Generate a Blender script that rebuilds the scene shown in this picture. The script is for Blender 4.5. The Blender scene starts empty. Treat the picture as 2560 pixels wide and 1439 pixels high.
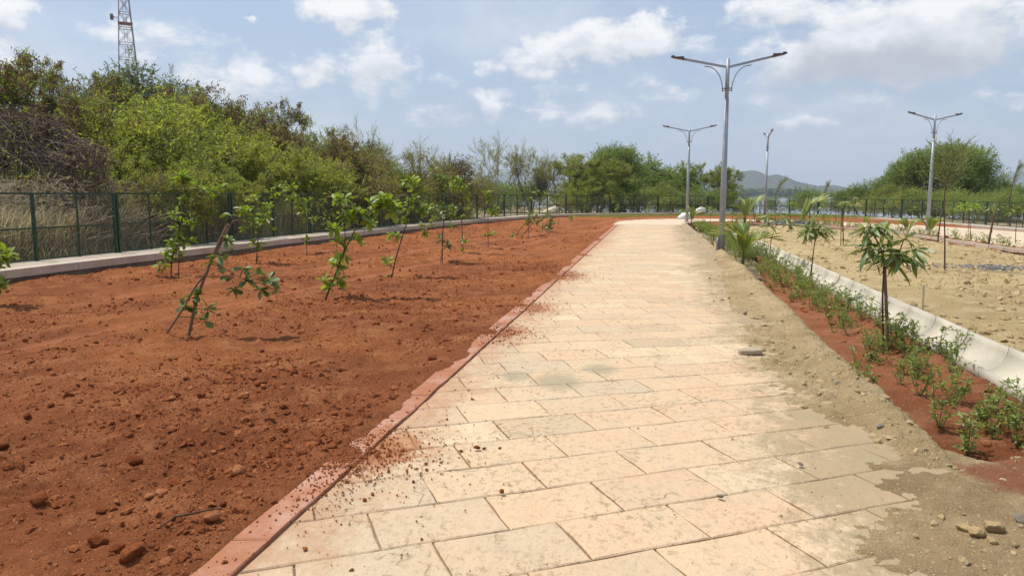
import bpy, math, random
import numpy as np
from mathutils import Vector
R = math.radians
rnd = random.Random(7)
C = bpy.context.scene.collection
sc = bpy.context.scene

# ------------------------------------------------------------------ camera, sky, sun, exposure
F_PX, EYE = 1850.0, 1.6
PITCH = math.atan(234.5 / F_PX)
cam_d = bpy.data.cameras.new('camera'); cam = bpy.data.objects.new('camera', cam_d); C.objects.link(cam)
cam_d.sensor_width = 36.0; cam_d.lens = 36.0 * F_PX / 2560.0
cam_d.clip_start = 0.05; cam_d.clip_end = 30000
cam.location = (0, 0, EYE); cam.rotation_euler = (math.pi/2 - PITCH, 0, 0)
sc.camera = cam
sc.render.resolution_x = 1024; sc.render.resolution_y = 575
SUN_AZ = math.atan2(-0.93, 0.37); SUN_EL = R(66)
sun_vec = Vector((math.sin(SUN_AZ)*math.cos(SUN_EL), math.cos(SUN_AZ)*math.cos(SUN_EL), math.sin(SUN_EL)))
sun_d = bpy.data.lights.new('sun', 'SUN'); sun_d.energy = 4.2; sun_d.angle = R(0.6); sun_d.color = (1.0, 0.955, 0.88)
sun = bpy.data.objects.new('sun', sun_d); C.objects.link(sun)
sun.rotation_euler = sun_vec.to_track_quat('Z', 'Y').to_euler()
sun.location = (-30, 12, 60)
sc.view_settings.view_transform = 'Standard'; sc.view_settings.look = 'None'
sc.view_settings.exposure = 0.0; sc.view_settings.gamma = 1.0
sc.cycles.use_denoising = True
sc.cycles.max_bounces = 7; sc.cycles.diffuse_bounces = 3; sc.cycles.transmission_bounces = 4; sc.cycles.volume_bounces = 1
sc.cycles.caustics_reflective = False; sc.cycles.caustics_refractive = False

class NT:
    """small node-tree helper"""
    def __init__(s, tree): s.t = tree; s.t.nodes.clear(); s.l = tree.links
    def n(s, typ, **kw):
        nd = s.t.nodes.new(typ)
        for k, v in kw.items():
            if k.startswith('i_'):
                key = k[2:]; key = int(key) if key.isdigit() else key.replace('_', ' ')
                s.set(nd.inputs[key], v)
            else: setattr(nd, k, v)
        return nd
    def set(s, sock, v):
        if isinstance(v, bpy.types.NodeSocket): s.l.new(v, sock)
        elif isinstance(v, bpy.types.Node): s.l.new(v.outputs[0], sock)
        elif isinstance(v, tuple) and len(v) == 3 and sock.type == 'RGBA': sock.default_value = (*v, 1)
        else: sock.default_value = v
    def math(s, op, a, b=None, c=None, clamp=False):
        nd = s.t.nodes.new('ShaderNodeMath'); nd.operation = op; nd.use_clamp = clamp
        s.set(nd.inputs[0], a)
        if b is not None: s.set(nd.inputs[1], b)
        if c is not None: s.set(nd.inputs[2], c)
        return nd.outputs[0]
    def vmath(s, op, a, b=None):
        nd = s.t.nodes.new('ShaderNodeVectorMath'); nd.operation = op
        s.set(nd.inputs[0], a)
        if b is not None: s.set(nd.inputs[1], b)
        return nd.outputs['Value'] if op in ('LENGTH', 'DOT_PRODUCT') else nd.outputs[0]
    def noise(s, vec, scale, detail=4, rough=0.55, dist=0.0):
        nd = s.t.nodes.new('ShaderNodeTexNoise'); nd.noise_dimensions = '3D'
        s.set(nd.inputs['Vector'], vec); nd.inputs['Scale'].default_value = scale
        nd.inputs['Detail'].default_value = detail; nd.inputs['Roughness'].default_value = rough
        nd.inputs['Distortion'].default_value = dist
        return nd.outputs['Fac']
    def ramp(s, fac, a, b, lo=0.0, hi=1.0, smooth=True):
        nd = s.t.nodes.new('ShaderNodeMapRange'); nd.interpolation_type = 'SMOOTHSTEP' if smooth else 'LINEAR'
        s.set(nd.inputs[0], fac); nd.inputs[1].default_value = a; nd.inputs[2].default_value = b
        nd.inputs[3].default_value = lo; nd.inputs[4].default_value = hi
        return nd.outputs[0]
    def mix(s, fac, a, b, mode='MIX'):
        nd = s.t.nodes.new('ShaderNodeMix'); nd.data_type = 'RGBA'; nd.blend_type = mode
        s.set(nd.inputs[0], fac); s.set(nd.inputs[6], a); s.set(nd.inputs[7], b)
        return nd.outputs[2]

def azel(u, v):
    return math.atan((u-1280)/F_PX), math.atan((485-v)/F_PX*math.cos(math.atan((u-1280)/F_PX)))

world = bpy.data.worlds.new('World'); sc.world = world; world.use_nodes = True
w = NT(world.node_tree)
sky = w.n('ShaderNodeTexSky', sky_type='NISHITA', sun_disc=False, sun_elevation=SUN_EL, sun_rotation=SUN_AZ,
          air_density=1.0, dust_density=2.5, ozone_density=1.0, altitude=10)
bg_sky = w.n('ShaderNodeBackground', i_Color=w.mix(0.5, w.mix(1.0, sky.outputs[0], (0.95, 0.95, 0.97), 'MULTIPLY'), (4.2, 5.4, 7.2)), i_Strength=0.12)
tc = w.n('ShaderNodeTexCoord'); D = tc.outputs['Generated']
sep = w.n('ShaderNodeSeparateXYZ', i_0=D)
az = w.math('ARCTAN2', sep.outputs[0], sep.outputs[1])
el = w.math('ARCSINE', sep.outputs[2])
comb = w.n('ShaderNodeCombineXYZ', i_0=az, i_1=el, i_2=0.0)
blobs = [(2190,150,330,95,1.0),(1930,45,130,55,.9),(2110,60,160,60,.75),(2330,60,170,80,.9),(2500,110,170,110,.7),(2500,260,140,35,.5),
         (1450,120,220,70,.95),(1600,110,100,60,1.0),(1310,165,110,60,.75),(890,40,120,50,1.15),(950,70,60,35,.5),(965,190,130,95,.85),
         (800,190,75,55,.7),(430,110,150,85,.6),(25,60,90,70,.9),(230,60,70,50,.45),(600,215,170,75,.65),(520,150,90,60,.4),(1230,275,90,50,.6),
         (1460,285,180,50,.62),(2000,315,80,32,.6),(1400,230,120,40,.6),(1650,235,140,45,.55),(1740,130,60,60,.4),(1890,230,100,50,.5),
         (2150,250,150,50,.5),(1080,300,130,45,.5),(1120,235,80,60,.4),(650,75,25,14,.7),(1870,330,80,25,.4),(2350,340,260,30,.35),(-150,150,160,90,.8),
         (2750,60,200,100,.9),(400,-150,300,90,.8),(1500,-160,260,80,.8)]
def warp_vec():
    nz = w.n('ShaderNodeTexNoise', i_Vector=D); nz.inputs['Scale'].default_value = 22; nz.inputs['Detail'].default_value = 5
    nz.inputs['Roughness'].default_value = .6
    off = w.vmath('SUBTRACT', nz.outputs['Color'], (0.5, 0.5, 0.5))
    sc_ = w.n('ShaderNodeVectorMath', operation='MULTIPLY'); w.set(sc_.inputs[0], off); sc_.inputs[1].default_value = (.10, .06, 0)
    return w.vmath('ADD', comb.outputs[0], sc_.outputs[0])
AEW = warp_vec()
def blob_field(vec, shift):
    acc = None
    for (u, v, ru, rv, st) in blobs:
        a_, e_ = azel(u, v)
        d_ = w.vmath('SUBTRACT', vec, (a_, e_-shift*rv/60.0, 0.0))
        d_ = w.vmath('MULTIPLY', d_, (F_PX/ru/1.12/ (1+((u-1280)/F_PX)**2), F_PX/rv/1.15, 0.0))
        g = w.ramp(w.vmath('LENGTH', d_), 1.30, 0.15, 0.0, st)
        acc = g if acc is None else w.math('MAXIMUM', acc, g)
    return acc
acc = blob_field(AEW, 0.0)
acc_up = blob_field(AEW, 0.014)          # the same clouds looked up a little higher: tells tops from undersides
Dm = w.vmath('MULTIPLY', D, (1.0, 1.0, 2.1))
n1 = w.noise(Dm, 7.5, 8, .62, .25)
n2 = w.noise(w.vmath('ADD', Dm, (0.02, -0.01, 0.045)), 7.5, 8, .62, .25)
nf = w.noise(Dm, 30, 6, .65, .1)
dens = w.math('ADD', w.math('MULTIPLY', acc, .62), w.math('MULTIPLY', n1, .62))
dens = w.math('ADD', dens, w.math('MULTIPLY', w.math('SUBTRACT', nf, .5), .62))
cov = w.ramp(dens, .49, .84)
veil = w.ramp(w.noise(Dm, 3.2, 5, .55), .40, .68, 0, .36)
cov = w.math('MAXIMUM', cov, veil)
thick = w.ramp(dens, .60, 1.05)
# shade on the flat underside of the big right-hand cloud, painted in as grey
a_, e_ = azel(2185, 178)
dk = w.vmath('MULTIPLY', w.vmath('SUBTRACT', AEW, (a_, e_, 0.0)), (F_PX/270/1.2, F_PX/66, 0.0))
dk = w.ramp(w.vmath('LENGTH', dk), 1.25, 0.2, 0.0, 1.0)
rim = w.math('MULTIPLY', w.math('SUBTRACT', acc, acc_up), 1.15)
lightness = w.math('ADD', w.math('ADD', w.math('MULTIPLY', w.math('SUBTRACT', n1, n2), 2.2), rim), .62, clamp=True)  # cloud shading put into the colour: bright tops, shaded undersides
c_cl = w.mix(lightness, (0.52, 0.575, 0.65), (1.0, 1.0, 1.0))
c_cl = w.mix(w.math('MULTIPLY', thick, .12), c_cl, (1.05, 1.04, 1.03))
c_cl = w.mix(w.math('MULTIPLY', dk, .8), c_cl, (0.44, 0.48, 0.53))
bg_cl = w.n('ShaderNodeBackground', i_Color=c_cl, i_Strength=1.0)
fade = w.ramp(el, 0.0, 0.09, .25, 1.0)
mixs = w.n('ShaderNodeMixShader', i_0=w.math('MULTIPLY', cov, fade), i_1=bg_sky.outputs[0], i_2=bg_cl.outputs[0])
w.n('ShaderNodeOutputWorld', i_Surface=mixs.outputs[0])
world.cycles.sampling_method = 'MANUAL'; world.cycles.sample_map_resolution = 512

# ------------------------------------------------------------------ ground level and pixel-to-ground helper
def smooth(a, b, x):
    t = np.clip((np.asarray(x, float)-a)/(b-a), 0, 1); return t*t*(3-2*t)
def gz(x, y):
    return -0.14*smooth(9, 24, x)*smooth(12, 30, y)
def ray(u, v):
    x = (u-1280)/F_PX; c = (719.5-v)/F_PX
    return x, math.cos(PITCH)+c*math.sin(PITCH), -math.sin(PITCH)+c*math.cos(PITCH)
def at(u, v, z0=0.0):
    dx, dy, dz = ray(u, v); z = z0
    for _ in range(4):
        t = (z-EYE)/dz; z = z0+float(gz(dx*t, dy*t))
    t = (z-EYE)/dz
    return Vector((dx*t, dy*t, z))
def atY(u, v, Y):
    dx, dy, dz = ray(u, v); t = Y/dy
    return Vector((dx*t, Y, EYE+dz*t))

# ------------------------------------------------------------------ numpy noise
def _hash(ix, iy, seed):
    h = (ix.astype(np.int64)*374761393 + iy.astype(np.int64)*668265263 + seed*2147483647) & 0xffffffff
    h = ((h ^ (h >> 13))*1274126177) & 0xffffffff
    return ((h ^ (h >> 16)) & 0xffff)/65535.0
def vnoise(x, y, seed=0):
    ix = np.floor(x); iy = np.floor(y); fx = x-ix; fy = y-iy
    fx = fx*fx*(3-2*fx); fy = fy*fy*(3-2*fy); ix = ix.astype(np.int64); iy = iy.astype(np.int64)
    a = _hash(ix, iy, seed); b = _hash(ix+1, iy, seed); c = _hash(ix, iy+1, seed); d = _hash(ix+1, iy+1, seed)
    return (a*(1-fx)+b*fx)*(1-fy)+(c*(1-fx)+d*fx)*fy
def fbm(x, y, seed=0, o=4, g=.5):
    s = 0; a = 1; t = 0
    for k in range(o):
        s = s+a*vnoise(x*2**k+k*17.3, y*2**k-k*9.1, seed+k); t += a; a *= g
    return s/t*2-1

# ------------------------------------------------------------------ mesh helpers
class Geo:
    def __init__(s): s.v = []; s.f = []; s.n = 0
    def add(s, V, F):
        V = np.asarray(V, np.float32).reshape(-1, 3); s.v.append(V)
        if isinstance(F, np.ndarray): s.f.append((F.shape[1], (F+s.n).ravel(), len(F)))
        else:
            for f in F: s.f.append((len(f), np.array(f)+s.n, 1))
        s.n += len(V)
    def merge(s, o):
        base = s.n; s.v += o.v; s.n += o.n
        s.f += [(k, a+base, c) for k, a, c in o.f]
    def mesh(s, name, mat, smooth_=False):
        me = bpy.data.meshes.new(name)
        if not s.v: return me
        V = np.concatenate(s.v); idx = np.concatenate([a for _, a, _ in s.f]).astype(np.int32)
        tot = np.concatenate([np.full(c, k, np.int32) for k, _, c in s.f])
        start = np.zeros(len(tot), np.int32); start[1:] = np.cumsum(tot)[:-1]
        me.vertices.add(len(V)); me.vertices.foreach_set('co', V.ravel())
        me.loops.add(len(idx)); me.loops.foreach_set('vertex_index', idx)
        me.polygons.add(len(tot)); me.polygons.foreach_set('loop_start', start)
        try: me.polygons.foreach_set('loop_total', tot)
        except Exception: pass
        me.update(calc_edges=True); me.validate()
        me.polygons.foreach_set('use_smooth', np.full(len(me.polygons), smooth_, bool))
        for m in (mat if isinstance(mat, (list, tuple)) else [mat]): me.materials.append(m)
        return me
    def obj(s, name, mat, parent=None, smooth_=False, loc=None):
        return link(name, s.mesh(name, mat, smooth_), parent, loc)
def link(name, me, parent=None, loc=None, kind=None):
    o = bpy.data.objects.new(name, me); C.objects.link(o)
    if parent is not None: o.parent = parent
    if loc is not None: o.location = loc
    if kind: o['kind'] = kind
    return o
def tag(o, label, cat, group=None, kind=None):
    o['label'] = label; o['category'] = cat
    if group: o['group'] = group
    if kind: o['kind'] = kind
    return o
def thing(name, label, cat, loc=(0, 0, 0), rz=0, group=None):
    o = bpy.data.objects.new(name, None); C.objects.link(o); o.location = loc; o.rotation_euler = (0, 0, rz)
    o.empty_display_size = .2
    return tag(o, label, cat, group)
def tube(g, pts, rad, n=5, cap=True):
    P = np.asarray([tuple(p) for p in pts], float); k = len(P)
    rad = np.full(k, rad) if np.isscalar(rad) else np.asarray(rad, float)
    T = np.gradient(P, axis=0); T /= np.linalg.norm(T, axis=1)[:, None]+1e-9
    up = np.array([0, 0, 1.0]) if abs(T[:, 2]).mean() < .8 else np.array([0, 1.0, 0])
    B = np.cross(T, up); B /= np.linalg.norm(B, axis=1)[:, None]+1e-9; N = np.cross(B, T)
    a = np.arange(n)/n*2*math.pi
    V = P[:, None]+rad[:, None, None]*(np.cos(a)[None, :, None]*B[:, None]+np.sin(a)[None, :, None]*N[:, None])
    i = np.arange(k-1)[:, None]*n; j = np.arange(n)[None]; j2 = (j+1) % n
    F = np.stack([i+j, i+j2, i+n+j2, i+n+j], -1).reshape(-1, 4)
    g.add(V.reshape(-1, 3), F)
    if cap and n > 3:
        b = g.n-k*n
        g.f.append((n, np.arange(n)[::-1]+b, 1)); g.f.append((n, np.arange(n)+b+(k-1)*n, 1))
def box(g, c, s, rz=0.0, ax=None):
    c = np.asarray(tuple(c), float); s = np.asarray(s)/2
    V = np.array([[x, y, z] for x in (-1, 1) for y in (-1, 1) for z in (-1, 1)])*s
    if ax is not None: V = V @ np.asarray(ax)
    else:
        cs, sn = math.cos(rz), math.sin(rz); V = np.stack([V[:, 0]*cs-V[:, 1]*sn, V[:, 0]*sn+V[:, 1]*cs, V[:, 2]], 1)
    g.add(V+c, np.array([[0, 1, 3, 2], [4, 6, 7, 5], [0, 4, 5, 1], [2, 3, 7, 6], [0, 2, 6, 4], [1, 5, 7, 3]]))
def bar(g, a, b, wx, wz):
    a = Vector(a); b = Vector(b); d = (b-a); L = d.length; d.normalize()
    up = Vector((0, 0, 1)) if abs(d.z) < .9 else Vector((0, 1, 0))
    s = d.cross(up).normalized(); t = s.cross(d)
    box(g, (a+b)/2, (L, wx, wz), ax=[tuple(d), tuple(s), tuple(t)])
_ph = (1+5**.5)/2
ICO_V = np.array([(-1, _ph, 0), (1, _ph, 0), (-1, -_ph, 0), (1, -_ph, 0), (0, -1, _ph), (0, 1, _ph), (0, -1, -_ph), (0, 1, -_ph), (_ph, 0, -1), (_ph, 0, 1), (-_ph, 0, -1), (-_ph, 0, 1)])/1.902
ICO_F = np.array([(0, 11, 5), (0, 5, 1), (0, 1, 7), (0, 7, 10), (0, 10, 11), (1, 5, 9), (5, 11, 4), (11, 10, 2), (10, 7, 6), (7, 1, 8), (3, 9, 4), (3, 4, 2), (3, 2, 6), (3, 6, 8), (3, 8, 9), (4, 9, 5), (2, 4, 11), (6, 2, 10), (8, 6, 7), (9, 8, 1)])
OCT_V = np.array([(1, 0, 0), (0, 1, 0), (-1, 0, 0), (0, -1, 0), (0, 0, 1), (0, 0, -1.)]); OCT_F = np.array([(0, 1, 4), (1, 2, 4), (2, 3, 4), (3, 0, 4)])
def crumbs(g, P, S, seed, flat=.7):
    """the smallest crumbs: the top half of an uneven octahedron, 4 triangles each"""
    r = np.random.default_rng(seed); n = len(P)
    V = OCT_V[None]*(1+.35*r.standard_normal((n, 6, 1)).clip(-1.5, 1.5))+r.normal(0, .18, (n, 6, 3))
    V[:, :4, 2] -= .5
    a = r.random(n)*6.28; c, s = np.cos(a)[:, None], np.sin(a)[:, None]
    V = np.stack([V[..., 0]*c-V[..., 1]*s, V[..., 0]*s+V[..., 1]*c, V[..., 2]*flat], -1)*np.asarray(S)[:, None, None]+np.asarray(P)[:, None]
    g.add(V.reshape(-1, 3), (OCT_F[None]+6*np.arange(n)[:, None, None]).reshape(-1, 3))
def rocks(g, P, S, seed, flat=.7, rough=.28):
    """many small angular lumps, 20 triangles each"""
    r = np.random.default_rng(seed); n = len(P)
    V = ICO_V[None]*(1+rough*r.standard_normal((n, 12, 1)).clip(-1.6, 1.6))
    a = r.random(n)*6.28; c, s = np.cos(a)[:, None], np.sin(a)[:, None]
    V = V*np.stack([r.uniform(.8, 1.35, n), r.uniform(.65, 1.1, n), flat*r.uniform(.7, 1.15, n)], 1)[:, None]
    V = np.stack([V[..., 0]*c-V[..., 1]*s, V[..., 0]*s+V[..., 1]*c, V[..., 2]], -1)
    V = V*np.asarray(S)[:, None, None]+np.asarray(P)[:, None]
    F = (ICO_F[None]+12*np.arange(n)[:, None, None]).reshape(-1, 3)
    g.add(V.reshape(-1, 3), F)

# ------------------------------------------------------------------ materials
def new_mat(name):
    m = bpy.data.materials.new(name); m.use_nodes = True; t = NT(m.node_tree); return m, t
def finish(t, col, rough=.85, bump=None, bs=.3, bd=.01, spec=.25, metal=0.0):
    b = t.n('ShaderNodeBsdfPrincipled', i_Base_Color=col, i_Roughness=rough, i_Metallic=metal)
    b.inputs['Specular IOR Level'].default_value = spec
    if bump is not None:
        bn = t.n('ShaderNodeBump', i_Strength=bs, i_Distance=bd, i_Height=bump); t.set(b.inputs['Normal'], bn.outputs[0])
    t.n('ShaderNodeOutputMaterial', i_Surface=b.outputs[0])
def pos(t): return t.n('ShaderNodeNewGeometry').outputs['Position']
def soil_mat(name, dark, mid, light, rut=None):
    m, t = new_mat(name); p = pos(t)
    big = t.noise(p, .35, 3, .5); med = t.noise(p, 2.3, 5, .6); fine = t.noise(p, 28, 6, .72); grit = t.noise(p, 110, 3, .7)
    c = t.mix(t.ramp(big, .3, .7), dark, mid)
    c = t.mix(t.ramp(med, .42, .72, 0, .75), c, light)
    c = t.mix(t.ramp(t.noise(p, .8, 5, .6), .50, .68, 0, .6), c, tuple(x*.8 for x in dark))
    c = t.mix(t.ramp(fine, .30, .55, .55, 0), c, dark)
    c = t.mix(t.ramp(grit, .60, .74, 0, .5), c, light)
    c = t.mix(t.ramp(t.noise(p, 60, 2, .5), .64, .70, 0, .45), c, tuple(min(1, x*1.9+.03) for x in light))
    if rut is not None:    # the smooth, paler wheel track runs parallel to the path
        c = rut(t, p, c)
    h = t.math('ADD', t.math('MULTIPLY', fine, .6), t.math('MULTIPLY', grit, .4))
    finish(t, c, .95, h, 1.0, .05, .1)
    return m
def rut_nodes(t, p, c):
    s = t.n('ShaderNodeSeparateXYZ', i_0=p)
    out = c
    for (x0, k, wd, y0) in RUTS:
        d = t.math('SUBTRACT', s.outputs[0], t.math('ADD', t.math('MULTIPLY', s.outputs[1], k), x0))
        d = t.math('ADD', d, t.math('MULTIPLY', t.math('SUBTRACT', t.noise(p, .6, 3), .5), .35))
        f = t.ramp(t.math('ABSOLUTE', d), wd, wd*.3, 0, .8)
        out = t.mix(f, out, (0.42, 0.15, 0.065))
    return out
RUTS = [(-7.70, .338, .20, 0), (-10.55, .375, .22, 0)]
M = {}
M['red_soil'] = soil_mat('red_soil', (0.225, 0.072, 0.026), (0.375, 0.130, 0.045), (0.47, 0.195, 0.078), rut_nodes)
M['red_bed'] = soil_mat('red_bed_soil', (0.22, 0.072, 0.028), (0.35, 0.132, 0.056), (0.43, 0.205, 0.11))
M['sand'] = soil_mat('sandy_soil', (0.43, 0.31, 0.145), (0.56, 0.42, 0.21), (0.63, 0.50, 0.28))
M['grit'] = soil_mat('gritty_sand', (0.39, 0.275, 0.135), (0.53, 0.395, 0.21), (0.62, 0.48, 0.28))
def corner_nodes(t, p, c):
    d = t.vmath('LENGTH', t.vmath('MULTIPLY', t.vmath('SUBTRACT', p, (2.95, 3.9, 0)), (1.5, 2.0, 0)))
    f = t.ramp(t.math('ADD', d, t.math('MULTIPLY', t.math('SUBTRACT', t.noise(p, 3.5, 5, .65), .5), 1.1)), .75, .5, 0, .9)
    return t.mix(f, c, (.31, .115, .06))
M['corner'] = soil_mat('mud_and_sand', (0.34, 0.235, 0.12), (0.48, 0.34, 0.18), (0.58, 0.44, 0.25), corner_nodes)
M['scrub_ground'] = soil_mat('scrub_ground', (0.22, 0.17, 0.10), (0.36, 0.29, 0.18), (0.45, 0.37, 0.24))

def clod_mat(name, cols):
    m, t = new_mat(name); g = t.n('ShaderNodeNewGeometry')
    r = t.n('ShaderNodeValToRGB', i_Fac=g.outputs['Random Per Island']); cr = r.color_ramp
    cr.elements[0].color = (*cols[0], 1); cr.elements[1].color = (*cols[-1], 1)
    for i, c in enumerate(cols[1:-1]):
        e = cr.elements.new((i+1)/(len(cols)-1)); e.color = (*c, 1)
    c = t.mix(t.ramp(t.noise(g.outputs['Position'], 45, 4, .7), .3, .7, .35, 0), r.outputs[0], cols[0])
    finish(t, c, .95, t.noise(g.outputs['Position'], 90, 4, .7), .8, .02, .1)
    return m
M['clods'] = clod_mat('red_clods', [(.17, .05, .017), (.27, .083, .027), (.34, .11, .036), (.39, .14, .048), (.31, .096, .032), (.23, .068, .023), (.42, .18, .075)])
M['sand_clods'] = clod_mat('sand_clods', [(.38, .275, .135), (.50, .375, .19), (.58, .44, .24), (.54, .41, .23)])
M['grey_stones'] = clod_mat('grey_stones', [(.10, .10, .095), (.17, .165, .155), (.26, .25, .235), (.34, .33, .31)])
M['pale_stone'] = clod_mat('pale_stone', [(.40, .32, .22), (.52, .43, .31)])

def slab_mat():
    m, t = new_mat('cream_stamped_stone'); p = pos(t); oi = t.n('ShaderNodeObjectInfo'); gi = t.n('ShaderNodeNewGeometry')
    rr = t.math('FRACT', t.math('ADD', oi.outputs['Random'], gi.outputs['Random Per Island']))
    r = t.n('ShaderNodeValToRGB', i_Fac=rr); cr = r.color_ramp; cr.interpolation = 'LINEAR'
    stops = [(.0, (.50, .39, .25)), (.18, (.62, .465, .29)), (.34, (.61, .425, .265)), (.5, (.53, .43, .29)), (.66, (.63, .45, .275)), (.82, (.67, .535, .34)), (1, (.57, .43, .28))]
    cr.elements[0].position = 0; cr.elements[0].color = (*stops[0][1], 1); cr.elements[1].color = (*stops[-1][1], 1)
    for a, c in stops[1:-1]:
        e = cr.elements.new(a); e.color = (*c, 1)
    c = r.outputs[0]
    c = t.mix(t.ramp(t.noise(p, 2.2, 5, .6), .40, .70, 0, .38), c, (.64, .39, .225))
    c = t.mix(t.ramp(t.noise(p, 5.0, 5, .65), .50, .76, 0, .6), c, (.43, .365, .25))
    c = t.mix(t.ramp(t.noise(p, .5, 3), .35, .65, 0, .22), c, (.66, .44, .265))
    sx = t.n('ShaderNodeSeparateXYZ', i_0=p)
    s = t.math('SUBTRACT', sx.outputs[0], t.math('MULTIPLY', sx.outputs[1], .1875))
    # dark pitting, speckle and pores of the stamped surface, drawn out along x
    pv = t.vmath('MULTIPLY', p, (1.0, .75, 1.0))
    pore = t.noise(pv, 26, 6, .75); patch = t.noise(p, 1.6, 4, .6)
    f = t.math('MULTIPLY', t.ramp(pore, .52, .60), t.ramp(patch, .38, .64, .25, .85))
    c = t.mix(f, c, (.34, .25, .13))
    # olive dirt trodden over the right-hand side, thinning to the middle
    dn = t.math('ADD', t.math('MULTIPLY', t.noise(p, .8, 5, .62), 1.6), t.math('MULTIPLY', t.noise(pv, 14, 6, .75), 1.3))
    edge = t.ramp(s, .15, 1.55, 0, 1.0, smooth=False)
    dn = t.math('ADD', dn, t.math('MULTIPLY', t.math('SUBTRACT', t.noise(p, 4.5, 5, .7), .5), 1.0)); dirt = t.ramp(t.math('ADD', dn, t.math('MULTIPLY', edge, .98)), 1.80, 2.28)
    c = t.mix(t.math('MULTIPLY', dirt, .9), c, t.mix(t.ramp(t.noise(p, 1.3, 3), .4, .7), (.33, .255, .14), (.40, .285, .165)))
    # red dust blown over the left-hand side
    edl = t.ramp(s, -.85, -1.72, 0, 1.0, smooth=False)
    dl = t.ramp(t.math('ADD', dn, t.math('MULTIPLY', edl, .95)), 1.75, 2.5)
    c = t.mix(t.math('MULTIPLY', dl, .7), c, (.42, .22, .115))
    # a few grey-green stains on the middle of the path
    for (q, rx, ry) in STAINS:
        d_ = t.vmath('LENGTH', t.vmath('MULTIPLY', t.vmath('SUBTRACT', p, (q[0], q[1], 0)), (1/rx, 1/ry, 0)))
        ff = t.ramp(t.math('ADD', d_, t.math('MULTIPLY', t.math('SUBTRACT', pore, .5), 2.2)), 1.0, .45, 0, .6)
        c = t.mix(ff, c, (.26, .24, .155))
    c = t.mix(t.math('MULTIPLY', t.ramp(t.noise(p, 75, 3, .7), .56, .68), t.ramp(t.noise(p, 2.6, 4, .6), .35, .6, .15, .7)), c, (.30, .21, .11))
    for (q, rx, ry) in RSTAINS:      # red soil kicked over the edge
        d_ = t.vmath('LENGTH', t.vmath('MULTIPLY', t.vmath('SUBTRACT', p, (q[0], q[1], 0)), (1/rx, 1/ry, 0)))
        ff = t.ramp(t.math('ADD', d_, t.math('MULTIPLY', t.math('SUBTRACT', t.noise(p, 12, 6, .75), .5), 2.6)), 1.15, .45, 0, .8)
        c = t.mix(ff, c, (.36, .145, .055))
    # slaty ridges
    ri = t.n('ShaderNodeTexVoronoi', i_Vector=t.vmath('ADD', p, t.n('ShaderNodeTexNoise', i_Vector=p, i_Scale=3.0).outputs['Color'])); ri.feature = 'DISTANCE_TO_EDGE'
    ri.inputs['Scale'].default_value = 1.5
    line = t.ramp(ri.outputs['Distance'], 0.0, .020, 1, 0); line = t.math('MULTIPLY', line, t.ramp(t.noise(p, 3.3, 2), .56, .62))
    c = t.mix(t.math('MULTIPLY', line, .55), c, (.36, .27, .16))
    h = t.math('SUBTRACT', t.math('ADD', t.math('MULTIPLY', t.noise(pv, 9, 7, .65), 1.0), t.math('MULTIPLY', dirt, .25)), t.math('MULTIPLY', line, .3))
    finish(t, c, .75, h, .8, .025, .25)
    return m
RSTAINS = [(at(880, 1150), .45, .40), (at(1240, 835), .40, .55), (at(1400, 692), .5, .9), (at(1330, 775), .3, .5), (at(960, 1130), .3, .3)]
STAINS = [(at(1395, 962), .26, .36), (at(1290, 948), .15, .26), (at(1500, 930), .2, .25)]
M['slab'] = slab_mat()
def kerb_mat():
    m, t = new_mat('terracotta_kerb'); p = pos(t); oi = t.n('ShaderNodeObjectInfo')
    c = t.mix(oi.outputs['Random'], (.46, .26, .18), (.54, .35, .255))
    c = t.mix(t.ramp(t.noise(p, 3, 5, .6), .4, .7, 0, .7), c, (.44, .18, .10))
    c = t.mix(t.ramp(t.noise(p, 2.1, 6, .7), .34, .60, .1, .9), c, (.36, .135, .055))
    c = t.mix(t.ramp(t.noise(p, 35, 5, .7), .57, .68, 0, .5), c, (.30, .10, .045))
    finish(t, c, .75, t.noise(t.vmath('MULTIPLY', p, (1, 2.2, 1)), 13, 6, .65), .6, .015, .3); return m
M['kerb'] = kerb_mat()
def concrete_mat(name, base, dark, sc_=1.0, stain=(.38, .30, .20)):
    m, t = new_mat(name); p = pos(t); oi = t.n('ShaderNodeObjectInfo')
    c = t.mix(t.math('MULTIPLY', oi.outputs['Random'], .35), base, dark)
    c = t.mix(t.ramp(t.noise(p, 1.7*sc_, 5, .6), .38, .72, 0, .75), c, dark)
    c = t.mix(t.ramp(t.noise(p, 6*sc_, 5, .7), .52, .75, 0, .55), c, stain)
    c = t.mix(t.ramp(t.noise(p, 60, 4, .7), .60, .72, 0, .4), c, dark)
    finish(t, c, .85, t.noise(p, 35, 6, .65), .4, .01, .2); return m
M['ledge'] = concrete_mat('pale_concrete', (.56, .47, .37), (.40, .32, .24))
M['footing'] = concrete_mat('rough_footing', (.25, .19, .14), (.17, .12, .085))
M['drain'] = concrete_mat('white_concrete', (.58, .525, .41), (.43, .39, .32), 1.5, (.52, .45, .32))
M['mortar'] = concrete_mat('joint_mortar', (.29, .205, .125), (.21, .145, .085))
M['farpath'] = concrete_mat('far_paving', (.66, .53, .37), (.56, .43, .30))

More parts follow.
